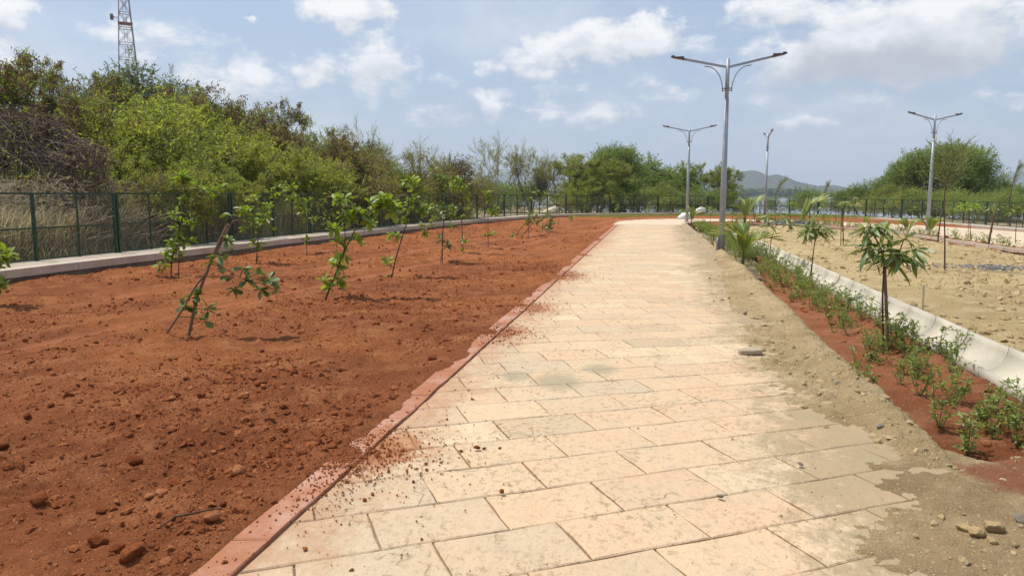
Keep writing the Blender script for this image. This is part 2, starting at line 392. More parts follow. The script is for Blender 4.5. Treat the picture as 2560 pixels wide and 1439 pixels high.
def plain(name, col, rough=.6, metal=0.0, spec=.4, vary=.25, sc_=8):
    m, t = new_mat(name); p = pos(t)
    c = t.mix(t.ramp(t.noise(p, sc_, 4, .6), .3, .7, 0, vary*2), col, tuple(x*.55 for x in col))
    finish(t, c, rough, t.noise(p, 60, 3), .15, .004, spec, metal); return m
M['green_paint'] = plain('dark_green_paint', (.006, .050, .024), .35, 0, .5)
M['wire'] = plain('fence_wire', (.42, .40, .31), .5, 0, .4)
M['galv'] = plain('galvanised_steel', (.36, .39, .42), .5, .25, .5, .18, 5)
M['luminaire'] = plain('bronze_wrapped_lamp', (.13, .085, .06), .5, .2, .5)
M['lens'] = plain('lamp_lens', (.55, .56, .55), .2, 0, .6)
M['tower_red'] = plain('tower_red_paint', (.23, .10, .09), .5)
M['tower_white'] = plain('tower_white_paint', (.30, .30, .31), .5)
M['dish'] = plain('dish_grey', (.12, .11, .11), .5)
M['stake'] = plain('stake_wood', (.15, .085, .05), .9, 0, .2, .4, 20)
M['grey_stake'] = plain('weathered_stick', (.26, .17, .11), .9, 0, .2, .3, 20)
M['peg'] = plain('pale_peg_wood', (.62, .54, .33), .7, 0, .2, .2, 20)
M['sapstem'] = plain('sapling_bark', (.13, .075, .05), .9, 0, .2, .4, 25)
M['greenstem'] = plain('green_stem', (.14, .17, .05), .7, 0, .3, .3, 25)
M['bark'] = plain('tree_bark', (.23, .18, .135), .95, 0, .15, .4, 6)
M['sack'] = plain('white_sack', (.75, .74, .70), .6, 0, .3, .12, 12)
M['sack_cream'] = plain('cream_sack', (.66, .56, .40), .7, 0, .3, .2, 12)
M['pipe'] = plain('grey_conduit', (.33, .34, .35), .5, 0, .4)

def leaf_mat(name, cols, trans=.35, rough=.5, gloss=.08, tcol=None, use_obj=True):
    m, t = new_mat(name); g = t.n('ShaderNodeNewGeometry'); oi = t.n('ShaderNodeObjectInfo')
    r_ = t.math('FRACT', t.math('ADD', g.outputs['Random Per Island'], oi.outputs['Random'])) if use_obj else g.outputs['Random Per Island']
    r = t.n('ShaderNodeValToRGB', i_Fac=r_); cr = r.color_ramp
    cr.elements[0].color = (*cols[0], 1); cr.elements[1].color = (*cols[-1], 1)
    for i, c in enumerate(cols[1:-1]):
        e = cr.elements.new((i+1)/(len(cols)-1)); e.color = (*c, 1)
    c = r.outputs[0]
    big = t.noise(g.outputs['Position'], .55, 3)
    c = t.mix(t.ramp(big, .35, .68, 0, .5), c, cols[len(cols)//2])
    d = t.n('ShaderNodeBsdfDiffuse', i_Color=c)
    tr = t.n('ShaderNodeBsdfTranslucent', i_Color=t.mix(1.0, c, tcol or (1.5, 1.45, .7), 'MULTIPLY'))
    mx = t.n('ShaderNodeMixShader', i_0=trans, i_1=d.outputs[0], i_2=tr.outputs[0])
    gl = t.n('ShaderNodeBsdfGlossy', i_Roughness=rough, i_Color=(.9, .95, .9))
    mx2 = t.n('ShaderNodeMixShader', i_0=gloss, i_1=mx.outputs[0], i_2=gl.outputs[0])
    t.n('ShaderNodeOutputMaterial', i_Surface=mx2.outputs[0])
    return m
L_ = leaf_mat
M['lf_lime'] = L_('lime_foliage', [(.19, .22, .045), (.27, .31, .06), (.36, .39, .085), (.22, .27, .05), (.36, .34, .13)], .52, .55, .03)
M['lf_mid'] = L_('mid_green_foliage', [(.13, .175, .038), (.20, .25, .05), (.28, .32, .065), (.17, .22, .045), (.33, .32, .11)], .48, .55, .03)
M['lf_dark'] = L_('dark_green_foliage', [(.07, .10, .03), (.105, .145, .04), (.15, .19, .055), (.09, .13, .035)], .42, .5, .04)
M['lf_olive'] = L_('olive_foliage', [(.16, .155, .06), (.23, .215, .085), (.30, .27, .12), (.18, .20, .06)], .45, .6, .02)
M['lf_mangrove'] = L_('mangrove_foliage', [(.10, .16, .03), (.155, .23, .04), (.21, .285, .05), (.13, .20, .035), (.26, .33, .07)], .45, .5, .05)
M['lf_rust'] = L_('rusty_foliage', [(.13, .10, .045), (.18, .13, .055), (.15, .16, .05), (.22, .17, .08), (.12, .15, .04)], .2, .6, .02, (1.2, 1, .8))
M['pods'] = L_('brown_pods', [(.12, .05, .045), (.19, .085, .065), (.26, .13, .09), (.14, .06, .05)], .15, .5, .03, (1.2, 1, .8))
M['dry'] = L_('dry_twigs', [(.30, .235, .155), (.42, .335, .225), (.52, .43, .30), (.34, .25, .165)], .38, .6, .02, (1, 1, 1))
M['dryvine'] = L_('dry_vine', [(.11, .075, .052), (.18, .13, .09), (.26, .195, .14), (.14, .10, .07)], .18, .6, .02, (1, 1, 1))
M['straw'] = L_('dry_straw', [(.40, .33, .18), (.52, .44, .26), (.58, .51, .33), (.34, .31, .13)], .48, .6, .03, (1, 1, .8))
M['lf_sap'] = L_('glossy_sapling_leaf', [(.12, .20, .018), (.18, .28, .025), (.25, .34, .04), (.15, .24, .022), (.34, .40, .06)], .48, .5, .05)
M['lf_sapd'] = L_('dark_sapling_leaf', [(.07, .125, .025), (.10, .16, .028), (.14, .20, .035), (.24, .27, .12)], .35, .5, .05)
M['lf_mango'] = L_('mango_leaf', [(.09, .15, .03), (.14, .20, .04), (.20, .25, .06), (.25, .27, .07)], .35, .5, .06)
M['lf_palm'] = L_('palm_leaf', [(0.144, 0.240, 0.036), (0.204, 0.312, 0.048), (0.288, 0.324, 0.048), (0.336, 0.288, 0.036)], .4, .5, .06)
M['lf_herb'] = L_('herb_leaf', [(.15, .20, .04), (.20, .26, .05), (.26, .31, .07), (.30, .33, .09)], .45, .5, .04)
M['lf_weed'] = L_('weed_leaf', [(0.120, 0.192, 0.030), (0.192, 0.264, 0.042), (0.264, 0.324, 0.060)], .4, .5, .04)
M['lf_far'] = L_('far_shore_foliage', [(0.036, 0.060, 0.024), (0.060, 0.090, 0.034), (0.084, 0.108, 0.042)], .1, .7, .0)
M['lf_cas'] = L_('wispy_foliage', [(0.168, 0.196, 0.070), (0.252, 0.252, 0.112), (0.308, 0.294, 0.154)], .3, .6, .02)

m, t = new_mat('lake_water'); p = pos(t)
finish(t, (.20, .22, .22), .14, t.noise(t.vmath('MULTIPLY', p, (1, .35, 1)), .9, 4, .6), .35, .3, .5); M['water'] = m
m, t = new_mat('hill_scrub'); p = pos(t)
c = t.mix(t.ramp(t.noise(p, .006, 7, .65), .4, .62), (.030, .046, .026), (.070, .075, .045))
c = t.mix(t.ramp(t.noise(p, .03, 5, .7), .45, .65, 0, .7), c, (.04, .06, .025))
finish(t, c, 1.0, None, spec=0); M['hill'] = m
m, t = new_mat('haze_air')
pv = t.n('ShaderNodeVolumePrincipled'); pv.inputs['Color'].default_value = (.80, .88, 1.0, 1); pv.inputs['Density'].default_value = 1.8e-4
pv.inputs['Anisotropy'].default_value = .2
t.n('ShaderNodeOutputMaterial', i_Volume=pv.outputs[0]); M['haze'] = m

# ------------------------------------------------------------------ layout lines (metres; x right, y ahead, camera at the origin)
K = .1875                                  # the straight path runs along (K, 1)
SL, SR, SK = -1.70, 1.86, -1.90            # path left edge, right edge, outer edge of the red kerb, as x - K*y
FENCE = [(-12.12, 1.92, .27), (-11.1, 7, .27), (-10.3, 11, .27), (-9.63, 14.65, .26), (-8.95, 17.5, .26), (-8.25, 20.5, .26), (-7.3, 24.3, .25), (-6.0, 29, .25), (-3.8, 36.9, .24),
         (-1.5, 43.8, .22), (1, 50, .2), (4, 54.2, .18), (8, 57, .16), (13, 59, .13), (18.8, 60.2, .07), (23.2, 59, .02), (25.6, 55.5, -.02), (26.2, 50, -.05),
         (26.4, 44.5, -.09), (26.1, 38, -.11), (25.4, 31, -.11), (24.3, 24, -.11)]
def catmull(P, n=8):
    P = np.array(P, float); Q = np.vstack([2*P[0]-P[1], P, 2*P[-1]-P[-2]]); out = []
    for i in range(1, len(Q)-2):
        for t in np.arange(n)/n:
            out.append(.5*((2*Q[i])+(-Q[i-1]+Q[i+1])*t+(2*Q[i-1]-5*Q[i]+4*Q[i+1]-Q[i+2])*t*t+(-Q[i-1]+3*Q[i]-3*Q[i+1]+Q[i+2])*t**3))
    out.append(P[-1]); return np.array(out)
def resample(P, step):
    """points one chord 'step' apart along a polyline"""
    out = [P[0]]; cur = P[0]; i = 1
    while i < len(P):
        d = np.linalg.norm(P[i][:2]-cur[:2])
        if d < step: i += 1; continue
        a = P[i-1] if np.linalg.norm(P[i-1][:2]-cur[:2]) < step else cur
        lo, hi = 0., 1.
        for _ in range(30):
            mdd = (lo+hi)/2; q = a+(P[i]-a)*mdd
            if np.linalg.norm(q[:2]-cur[:2]) < step: lo = mdd
            else: hi = mdd
        cur = a+(P[i]-a)*hi; out.append(cur)
    return np.array(out)
fence_line = catmull(FENCE, 10)
# far loop of the path: centre line with half widths
LOOP = catmull([(6.6, 36, 1.78), (7.35, 40, 1.8), (8.9, 43.6, 2.2), (11.6, 45.6, 2.3), (15.2, 45.6, 2.3), (18.3, 43.4, 2.4), (19.9, 39.5, 2.6), (20.2, 34.5, 2.9), (19.6, 28.5, 3.0), (18.2, 21.5, 3.0), (16.6, 14, 3.0)], 8)
def offset(P, d):
    T = np.gradient(P[:, :2], axis=0); T /= np.linalg.norm(T, axis=1)[:, None]
    N = np.stack([T[:, 1], -T[:, 0]], 1)                    # to the right of travel
    Q = P.copy(); Q[:, :2] += N*(np.asarray(d)[:, None] if not np.isscalar(d) else d); return Q
loop_in = offset(LOOP, LOOP[:, 2]); loop_out = offset(LOOP, -LOOP[:, 2])
def inside(x, y, poly):
    x = np.asarray(x, float); y = np.asarray(y, float); c = np.zeros(x.shape, bool); n = len(poly)
    for i in range(n):
        x1, y1 = poly[i][:2]; x2, y2 = poly[(i+1) % n][:2]
        if y1 == y2: continue
        c ^= ((y1 > y) != (y2 > y)) & (x < (x2-x1)*(y-y1)/(y2-y1)+x1)
    return c
def dist_line(x, y, P):
    d = np.full(np.shape(x), 1e9)
    for a, b in zip(P[:-1], P[1:]):
        vx, vy = b[0]-a[0], b[1]-a[1]; L = vx*vx+vy*vy+1e-12
        t = np.clip(((x-a[0])*vx+(y-a[1])*vy)/L, 0, 1)
        d = np.minimum(d, np.hypot(x-a[0]-t*vx, y-a[1]-t*vy))
    return d
loop_poly = list(loop_out)+list(loop_in[::-1])
D1, D2 = 3.02, 3.72                         # the two rims of the drain, as x - K*y
# sand plot inside the loop
FIELD = [(D2+.02+K*y, y) for y in (3, 8, 14, 20, 26, 32)]+[(10.3, 36.2), (12.2, 38.6), (14.4, 38.0), (15.6, 35.0), (15.9, 31.5), (14.9, 26), (14.05, 21.5), (13.2, 16), (12, 9), (11, 3)]
FIELD = [tuple(p) for p in catmull([(a, b, 0) for a, b in FIELD], 4)[:, :2]]

def fan(ymin, ymax, ny, nx, k0, k1, zf, mask, name, mat):
    """ground sheet whose cells grow with distance, kept where mask is true"""
    Y = ymin*(ymax/ymin)**np.linspace(0, 1, ny); U = np.linspace(k0, k1, nx)
    y, u = np.meshgrid(Y, U, indexing='ij'); x = u*(y+2.0)
    keep = mask(x, y); z = zf(x, y)
    idx = np.arange(ny*nx).reshape(ny, nx)
    q = np.stack([idx[:-1, :-1], idx[:-1, 1:], idx[1:, 1:], idx[1:, :-1]], -1).reshape(-1, 4)
    kf = (keep[:-1, :-1] | keep[:-1, 1:] | keep[1:, 1:] | keep[1:, :-1]).ravel(); q = q[kf]
    used = np.unique(q); rm = np.zeros(ny*nx, np.int64); rm[used] = np.arange(len(used))
    g = Geo(); g.add(np.stack([x, y, z], -1).reshape(-1, 3)[used], rm[q])
    return g.obj(name, mat, smooth_=True)
def rut_depth(x, y):
    d = 0
    for (x0, k, wd, _) in RUTS:
        e = np.abs(x-(x0+k*y)+.12*fbm(y*.5, y*0, 5, 2)); d = d-.03*np.exp(-(e/wd)**2)+.018*np.exp(-((e-2.1*wd)/(wd*.7))**2)
    return d
def rough_soil(x, y, s=0):
    c = 1-np.minimum(1, np.abs(rut_depth(x, y))*34)*.8
    return (.055*fbm(x*.45, y*.45, 1+s, 3)+.030*fbm(x*2.1, y*2.1, 11+s, 3)*c
            + (.045*np.abs(fbm(x*6, y*6, 21+s, 3))+.018*fbm(x*22, y*22, 31+s, 2))*c)
MOUNDS = [(at(1140, 655).x, at(1140, 655).y, .28, .11)]
for u_, v_ in ((438, 692), (465, 852), (643, 655), (766, 631), (817, 745), (983, 694), (1103, 657), (1157, 632), (1219, 618), (1320, 590), (1357, 581), (2212, 862), (2362, 680), (2104, 616)):
    q_ = at(u_, v_); MOUNDS += [(q_.x, q_.y, .24, -.055), (q_.x+.42, q_.y-.22, .16, .05), (q_.x-.34, q_.y+.25, .15, .045)]

def mounds(x, y):
    h = 0
    for mx, my, mr, mh in MOUNDS: h = h+mh*np.exp(-((x-mx)**2+(y-my)**2)/mr**2)
    return h
SPILLS = [(at(*p_).x, at(*p_).y, r_) for p_, r_ in (((868, 1145), .17), ((1222, 835), .17), ((1385, 697), .34), ((1300, 768), .16), ((1455, 640), .3))]
def z_red(x, y):
    s = x-K*y
    z = rough_soil(x, y)+rut_depth(x, y)+mounds(x, y)-.005
    # spills over the kerb in places and drops out of sight under the paving
    spill = .5+.5*fbm(y*.55+.25*fbm(x*3, y*3, 45, 3), y*0+3, 41, 2)
    over = .030+.03*smooth(.42, .78, spill)
    near = smooth(-2.3, -1.93, s)
    z = z*(1-near*.75)+near*over*(1-smooth(-1.96, -1.60+.5*smooth(.52, .8, spill), s))-.10*smooth(-1.93, -1.72+.55*smooth(.52, .8, spill), s)
    z = z+near*(.012*fbm(x*7, y*7, 43, 3)+.006*fbm(x*25, y*25, 44, 2))*smooth(-1.62, -1.8, s)
    for px_, py_, pr_ in SPILLS:      # heaps of soil lying right over the kerb
        dq = np.hypot((x-px_)+.12*(y-py_), (y-py_)*.75)/pr_
        z = np.maximum(z, np.where(dq < 1.6, .062-.045*dq**1.3+.020*fbm(x*5, y*5, 46, 3)+.008*fbm(x*22, y*22, 47, 2), -9))
    far = smooth(40, 43, y)
    return z*(1-far)+far*(.05*fbm(x, y, 3, 3)+.01)+gz(x, y)
def edge_in(y): return .20*(1-smooth(4, 17, y))      # the sand ridge lies a little further in near the camera
def z_bed(x, y):
    s = x-K*y; e = edge_in(y)
    z = -.07+.09*smooth(2.25, 2.95, s)+.02*fbm(x*1.5, y*1.5, 51, 3)+.035*np.abs(fbm(x*8, y*8, 53, 3))*smooth(2.2, 2.8, s)+.006*fbm(x*20, y*20, 56, 2)+mounds(x, y)
    z = z-.12*smooth(2.86, 3.02, s)
    z = z+.06*(1-smooth(1.95, 2.15, s+e))
    return z+gz(x, y)
wall_front = offset(fence_line, 1.0)
site_poly = [tuple(p[:2]) for p in offset(fence_line, .9)]+[(20, -2), (-12, -2)]
def right_cut(y): return np.where(y < 36, 2.30+K*y, 8.3)
def m_red(x, y):
    ok = inside(x, y, site_poly) & (x-K*y < -1.1) & (y < 41)
    far = inside(x, y, site_poly) & (y >= 40.5)
    return ok | far
fan(1.6, 62, 760, 620, -1.02, .72, z_red, lambda x, y: m_red(x, y) & (dist_line(x, y, wall_front) < 99), 'red_soil', M['red_soil'])['kind'] = 'structure'
fan(2.6, 41, 420, 260, .30, 1.25, z_bed, lambda x, y: (x-K*y+edge_in(y) > 1.85) & (x-K*y < 3.0), 'planting_bed', M['red_bed'])['kind'] = 'structure'
def z_field(x, y):
    de = dist_line(x, y, FIELD+[FIELD[0]])
    return .03*smooth(0, .8, de)+.05*fbm(x*.5, y*.5, 61, 3)+.022*fbm(x*2.4, y*2.4, 63, 3)+.022*np.abs(fbm(x*7, y*7, 67, 3))+mounds(x, y)+gz(x, y)-.01
fan(3, 42, 430, 330, .2, 1.15, z_field, lambda x, y: inside(x, y, FIELD), 'sand_ground', M['sand'])['kind'] = 'structure'
# red strip between the sand plot and the far loop of the path
field_out = offset(np.array([(a, b, 0) for a, b in FIELD]), 0)
def z_strip(x, y): return .015+.05*fbm(x*2.2, y*2.2, 71, 3)+.03*np.abs(fbm(x*7, y*7, 73, 2))+gz(x, y)
loop_inner_poly = [tuple(p[:2]) for p in loop_in]+[(11, 6), (6, 20)]
fan(12, 46, 260, 300, .15, 1.1, z_strip, lambda x, y: inside(x, y, loop_inner_poly) & ~inside(x, y, FIELD) & (x-K*y > D2+.4), 'far_planting_bed', M['red_soil'])['kind'] = 'structure'

# gritty sand swept against the right-hand edge of the path
def z_grit(x, y):
    s = x-K*y+edge_in(y); n = fbm(x*.9, y*.9, 81, 4)
    h = .07*np.exp(-((s-1.90-.08*n)/.15)**2)*(.65+.6*vnoise(y*.8, y*0, 83))
    thin = .066*smooth(.72+.75*n, 1.45+.55*n, s)*smooth(4.2, 5.2, y)+.05*smooth(1.45+.5*n, 1.75+.2*n, s)*smooth(5.2, 4.2, y)
    z = -.038+h+thin+.050*np.abs(fbm(x*7, y*7, 85, 3))+.024*fbm(x*21, y*21, 87, 2)*smooth(.6, 1.6, s)
    z = z-.20*smooth(1.99, 2.14, s+.06*fbm(x*3, y*3, 88, 2))-.08*smooth(4.5, 3.7, y)
    return z+gz(x, y)
fan(2.3, 42, 620, 300, .25, 1.15, z_grit, lambda x, y: (x-K*y > .3) & (x-K*y+edge_in(y) < 2.16), 'sand_spill', M['grit'])['kind'] = 'structure'
# bottom-right corner, where sand and mud run together
def z_corner(x, y):
    return -.022+.062*smooth(.55, 1.75, x-K*y+.55*fbm(x*1.3, y*1.3, 94, 4))+.028*np.abs(fbm(x*5, y*5, 91, 3))+.014*fbm(x*20, y*20, 92, 2)-.12*smooth(4.05, 4.65, y+.4*fbm(x*2, y*2, 93, 2))
fan(1.6, 4.7, 190, 230, .25, 1.1, z_corner, lambda x, y: (x-K*y > .7), 'mud_and_sand', M['corner'])['kind'] = 'structure'

# ------------------------------------------------------------------ paved path
pth = Geo()
def zs(x, y): return float(gz(x, y))
P_ = [(SL-.02+K*y, y, .012) for y in (0, 42)]+[(SR-.06+K*y, y, .012) for y in (42, 0)]
pth.add([P_[0], P_[3], P_[2], P_[1]], [(0, 1, 2, 3)])
path = pth.obj('path', M['mortar']); path['kind'] = 'structure'
def line_y(i):                             # left-edge position of joint i and its angle
    y0 = 1.02+.475*i
    a = np.interp(y0, [0, 2.2, 4.2, 8.0, 12, 18], [21, 20.6, 18.0, 8.5, 3, -1])
    return y0, math.tan(R(a)), R(a)
def clip(poly, a, b, c):                    # keep a*x + b*y <= c
    out = []
    for i in range(len(poly)):
        p, q = poly[i], poly[(i+1) % len(poly)]
        fp, fq = a*p[0]+b*p[1]-c, a*q[0]+b*q[1]-c
        if fp <= 0: out.append(p)
        if (fp < 0) != (fq < 0) and fp != fq:
            t = fp/(fp-fq); out.append((p[0]+(q[0]-p[0])*t, p[1]+(q[1]-p[1])*t))
    return out
def slab_geo(g, poly, top, joint=.0052, wob=.005):
    cx = sum(p[0] for p in poly)/len(poly); cy = sum(p[1] for p in poly)/len(poly)
    ring = []
    for i in range(len(poly)):
        p, q = poly[i], poly[(i+1) % len(poly)]; L = math.hypot(q[0]-p[0], q[1]-p[1])
        k = 3 if L > .25 else 1
        for j in range(k):
            t = j/k; w_ = wob if j else wob*.5
            ring.append((p[0]+(q[0]-p[0])*t+rnd.uniform(-w_, w_), p[1]+(q[1]-p[1])*t+rnd.uniform(-w_, w_)))
    def inset(d):
        out = []
        for (x, y) in ring:
            vx, vy = cx-x, cy-y; L = math.hypot(vx, vy)+1e-9; out.append((x+vx/L*d, y+vy/L*d))
        return out
    n = len(ring); a = inset(joint); b = inset(joint+.009)
    tilt = (rnd.uniform(-.004, .004), rnd.uniform(-.004, .004))
    f = lambda x, y, z: (x, y, z+tilt[0]*(x-cx)+tilt[1]*(y-cy))
    V = [f(x, y, -.01) for x, y in a]+[f(x, y, top-.006) for x, y in a]+[f(x, y, top) for x, y in b]
    F = [tuple(2*n+i for i in range(n))]
    for i in range(n):
        j = (i+1) % n; F += [(i, j, n+j, n+i), (n+i, n+j, 2*n+j, 2*n+i)]
    g.add(V, F)
slabs = []
i = 0
while True:
    y0, t0, a0 = line_y(i); y1, t1, _ = line_y(i+1)
    if y0 > 41.5: break
    x0 = SL+K*y0; ca, sa = math.cos(a0), math.sin(a0)
    # joint positions along the row: measured phase at the near end, half bond between rows
    ph = (.49 if i % 2 == 0 else .80)+(.03*math.sin(i*1.7))
    ex0 = x0*ca+y0*sa
    k = math.floor((ex0-ph)/.61)-1
    for j in range(12):
        s0 = ph+(k+j)*.61; s1 = s0+.61
        # corners: along-row coordinate e = x cos a + y sin a, lines y = y0 + t0 (x - x0)
        def corner(e, ya, ta, xa):
            x = (e-(ya-ta*xa)*sa)/(ca+ta*sa); return (x, ya+ta*(x-xa))
        xa1 = SL+K*y1
        q = [corner(s0, y0, t0, x0), corner(s1, y0, t0, x0), corner(s1, y1, t1, xa1), corner(s0, y1, t1, xa1)]
        q = clip(q, -1, K, -SL-.006); q = clip(q, 1, -K, SR-.02 if y0 < 9 else SR+.07)
        q = [p for n_, p in enumerate(q) if math.hypot(p[0]-q[n_-1][0], p[1]-q[n_-1][1]) > .02]
        if len(q) < 3: continue
        ar = abs(sum(q[n_-1][0]*q[n_][1]-q[n_][0]*q[n_-1][1] for n_ in range(len(q))))/2
        if ar < .006: continue
        cy = sum(p[1] for p in q)/len(q); cx = sum(p[0] for p in q)/len(q)
        if cy < 1.6: continue
        slabs.append((cy+(cx-K*cy > 2.0)*3, q))
    i += 1
slabs.sort(key=lambda a: a[0])
rest = Geo()
for n_, (d_, q) in enumerate(slabs):
    cx = sum(p[0] for p in q)/len(q); cy = sum(p[1] for p in q)/len(q)
    top = .030+rnd.uniform(-.0015, .0015)
    if n_ < 299:
        g = Geo(); slab_geo(g, [(a-cx, b-cy) for a, b in q], top); g.obj('slab', M['slab'], path, loc=(cx, cy, 0))
    else: slab_geo(rest, q, top)
o = rest.obj('slab_paving', M['slab'], path); o['kind'] = 'stuff'
# red kerb stones down the left side of the path
kerb = Geo(); kerb.add([(SK+.01+K*0, 0, .008), (SL-.01, 0, .008), (SL-.01+K*42, 42, .008), (SK+.01+K*42, 42, .008)], [(0, 1, 2, 3)])
kerb = kerb.obj('kerb', M['mortar']); kerb['kind'] = 'structure'
y = 1.2
while y < 42:
    L = rnd.choice([.62, .78, .92]); y2 = min(y+L, 42)
    g = Geo(); cx, cy = (SL+SK)/2+K*(y+y2)/2, (y+y2)/2
    slab_geo(g, [(SK+.012+K*y-cx, y-cy), (SL-.012+K*y-cx, y-cy), (SL-.012+K*y2-cx, y2-cy), (SK+.012+K*y2-cx, y2-cy)], .032+rnd.uniform(-.002, .003), .004, .006)
    g.obj('kerb_stone', M['kerb'], kerb, loc=(cx, cy, 0)); y = y2
# far loop of the path and its edging
g = Geo(); n = len(LOOP)
V = []
for a, b in zip(loop_out, loop_in):
    for t in np.linspace(0, 1, 5):
        q = a*(1-t)+b*t; V.append((q[0], q[1], .034+zs(q[0], q[1])))
F = [(i*5+j, i*5+j+1, i*5+j+6, i*5+j+5) for i in range(4, n-1) for j in range(4)]
g.add(V, np.array(F)); g.obj('far_path', M['farpath'])['kind'] = 'structure'
far_kerb = Geo()
for (P, w_) in ((loop_out, -.12), (loop_in, .12)):
    Q = offset(P, w_*1.6)
    V = []
    for a, b in zip(P, Q):
        z = .045+zs(a[0], a[1]); V += [(a[0], a[1], z), (b[0], b[1], z), (b[0], b[1], z-.1), (a[0], a[1], z-.1)]
    F = [(i*4+j, i*4+(j+1) % 4, i*4+4+(j+1) % 4, i*4+4+j) for i in range(10, len(P)-1) for j in range(4)]
    far_kerb.add(V, np.array(F))
far_kerb.obj('far_kerb', M['kerb'])['kind'] = 'structure'

# ------------------------------------------------------------------ open drain of precast channel units
drain = thing('drain_channel', 'open white concrete half-round drain channel between the planting bed and the sand plot', 'drain', (0, 0, 0))
UL = 1.0
def drain_mesh():
    g = Geo(); V = []; n = 12
    w2 = (D2-D1)/2
    for yy in (0, UL-.012):
        for k_ in range(n+1):
            a = math.pi*k_/n; V.append((-math.cos(a)*w2*.92, yy, -math.sin(a)*.27+.0))
        for k_ in range(n+1):
            a = math.pi*(n-k_)/n; V.append((-math.cos(a)*(w2+.0), yy, -math.sin(a)*.34-.01 if 0 < k_ < n else .0))
    m_ = 2*(n+1)
    F = [(k_, k_+1, m_+k_+1, m_+k_) for k_ in range(m_-1)]+[(m_-1, 0, m_, 2*m_-1)]
    g.add(V, np.array(F)); ends = [tuple(range(m_))[::-1], tuple(range(m_, 2*m_))]
    for half in (0, 1):
        b = half*m_
        for k_ in range(n): g.f.append((4, np.array([b+k_, b+m_-1-k_, b+m_-2-k_, b+k_+1]) if half else np.array([b+k_, b+k_+1, b+m_-2-k_, b+m_-1-k_]), 1))
    return g.mesh('channel_unit', M['drain'], True)
dm = drain_mesh()
ang = -math.atan(K)
yy = 2.6
while yy < 36:
    o = link('channel_unit', dm, drain, ((D1+D2)/2+K*yy+rnd.uniform(-.006, .006), yy, .035+rnd.uniform(-.006, .006)+zs(0, 0)))
    o.rotation_euler = (rnd.uniform(-.006, .006), rnd.uniform(-.01, .01), ang+rnd.uniform(-.008, .008)); yy += UL*math.cos(ang)
# low concrete kerb on the far side of the sand plot
lk = thing('low_kerb', 'low grey concrete kerb along the far edge of the sand plot', 'kerb', (0, 0, 0))
kp = resample(catmull([(12.2, 38.75, 0), (14.5, 38.1, 0), (15.75, 35, 0), (16.0, 31.5, 0), (15.0, 26, 0), (14.15, 21.5, 0), (13.3, 16, 0), (12.1, 9, 0)], 10), .95)
kg = Geo(); box(kg, (0, 0, .0), (.93, .14, .22)); km = kg.mesh('kerb_block', M['ledge'])
for a, b in zip(kp[:-1], kp[1:]):
    o = link('kerb_block', km, lk, ((a[0]+b[0])/2, (a[1]+b[1])/2, zs((a[0]+b[0])/2, (a[1]+b[1])/2)+.01+rnd.uniform(-.01, .01)))
    o.rotation_euler = (0, 0, math.atan2(b[1]-a[1], b[0]-a[0])+rnd.uniform(-.02, .02))

# ------------------------------------------------------------------ concrete ledge and the wire fence on it
PL = 2.2
fp = resample(fence_line, PL)
ledge = thing('fence_ledge', 'long low pale concrete ledge under the green wire fence', 'ledge', (0, 0, 0))
lp = resample(fence_line, 2.2)
li, lo = offset(lp, .98), offset(lp, -.16)
li2, lo2 = offset(lp, .92), offset(lp, -.10)
ft = Geo()
for k_ in range(len(lp)-1):
    e = .004
    def L_at(P, t): return P[k_]*(1-t)+P[k_+1]*t
    g = Geo(); V = []
    c0 = (lp[k_]+lp[k_+1])/2
    for t in (e, 1-e):
        a, b = L_at(li, t), L_at(lo, t)
        for (q, z) in ((a, 0), (a, -.15), (b, -.15), (b, 0)): V.append((q[0]-c0[0], q[1]-c0[1], z+(a[2]-c0[2])))
        q = a+(b-a)*.012; 
    g.add(V, [(0, 3, 7, 4), (0, 4, 5, 1), (1, 5, 6, 2), (2, 6, 7, 3), (0, 1, 2, 3), (4, 7, 6, 5)])
    g.obj('coping', M['ledge'], ledge, loc=tuple(c0))
    V = []
    for t in (0, 1):
        a, b = L_at(li2, t), L_at(lo2, t)
        V += [(a[0], a[1], a[2]-.151), (a[0], a[1], a[2]-.75), (b[0], b[1], b[2]-.75), (b[0], b[1], b[2]-.151)]
    ft.add(V, [(0, 4, 5, 1), (2, 6, 7, 3), (0, 3, 7, 4)])
ft.obj('footing', M['footing'], ledge)

FH = 1.36
fence = thing('chain_link_fence', 'dark green framed chain-link fence running round the whole site', 'fence', (0, 0, 0))
pg = Geo(); box(pg, (0, 0, FH/2), (.055, .055, FH+.02)); post_m = pg.mesh('post', M['green_paint'])
rg = Geo(); box(rg, (PL/2, 0, 0), (PL, .035, .035)); rail_m = rg.mesh('rail', M['green_paint'])
mg = Geo(); box(mg, (0, 0, FH/2), (.032, .032, FH)); mull_m = mg.mesh('mullion', M['green_paint'])
def wire_mesh(pitch, r):
    g = Geo(); x0, x1, z0, z1 = .03, PL-.03, .06, FH-.03
    for sgn in (1, -1):
        c = -3.0
        while c < 5:
            pts = []
            # line x = c + sgn*(z - z0)
            za, zb = z0, z1
            xa, xb = c+sgn*(za-z0), c+sgn*(zb-z0)
            if xa > xb: xa, za, xb, zb = xb, zb, xa, za
            if xb > x0 and xa < x1:
                sl = (zb-za)/(xb-xa)
                if xa < x0: za += (x0-xa)*sl; xa = x0
                if xb > x1: zb += (x1-xb)*sl; xb = x1
                if xb-xa > .01: tube(g, [(xa, .004*sgn, za), (xb, .004*sgn, zb)], r, 3, False)
            c += pitch
    return g.mesh('wire_mesh', M['wire'])
wm_near = wire_mesh(.10, .0009)
wm_far = wire_mesh(.17, .0012)
hs = lambda p: float(np.interp(p[1], [15, 30, 45, 60], [1.0, 1.0, .98, .97]))*(1.0 if p[0] < 15 else .95)
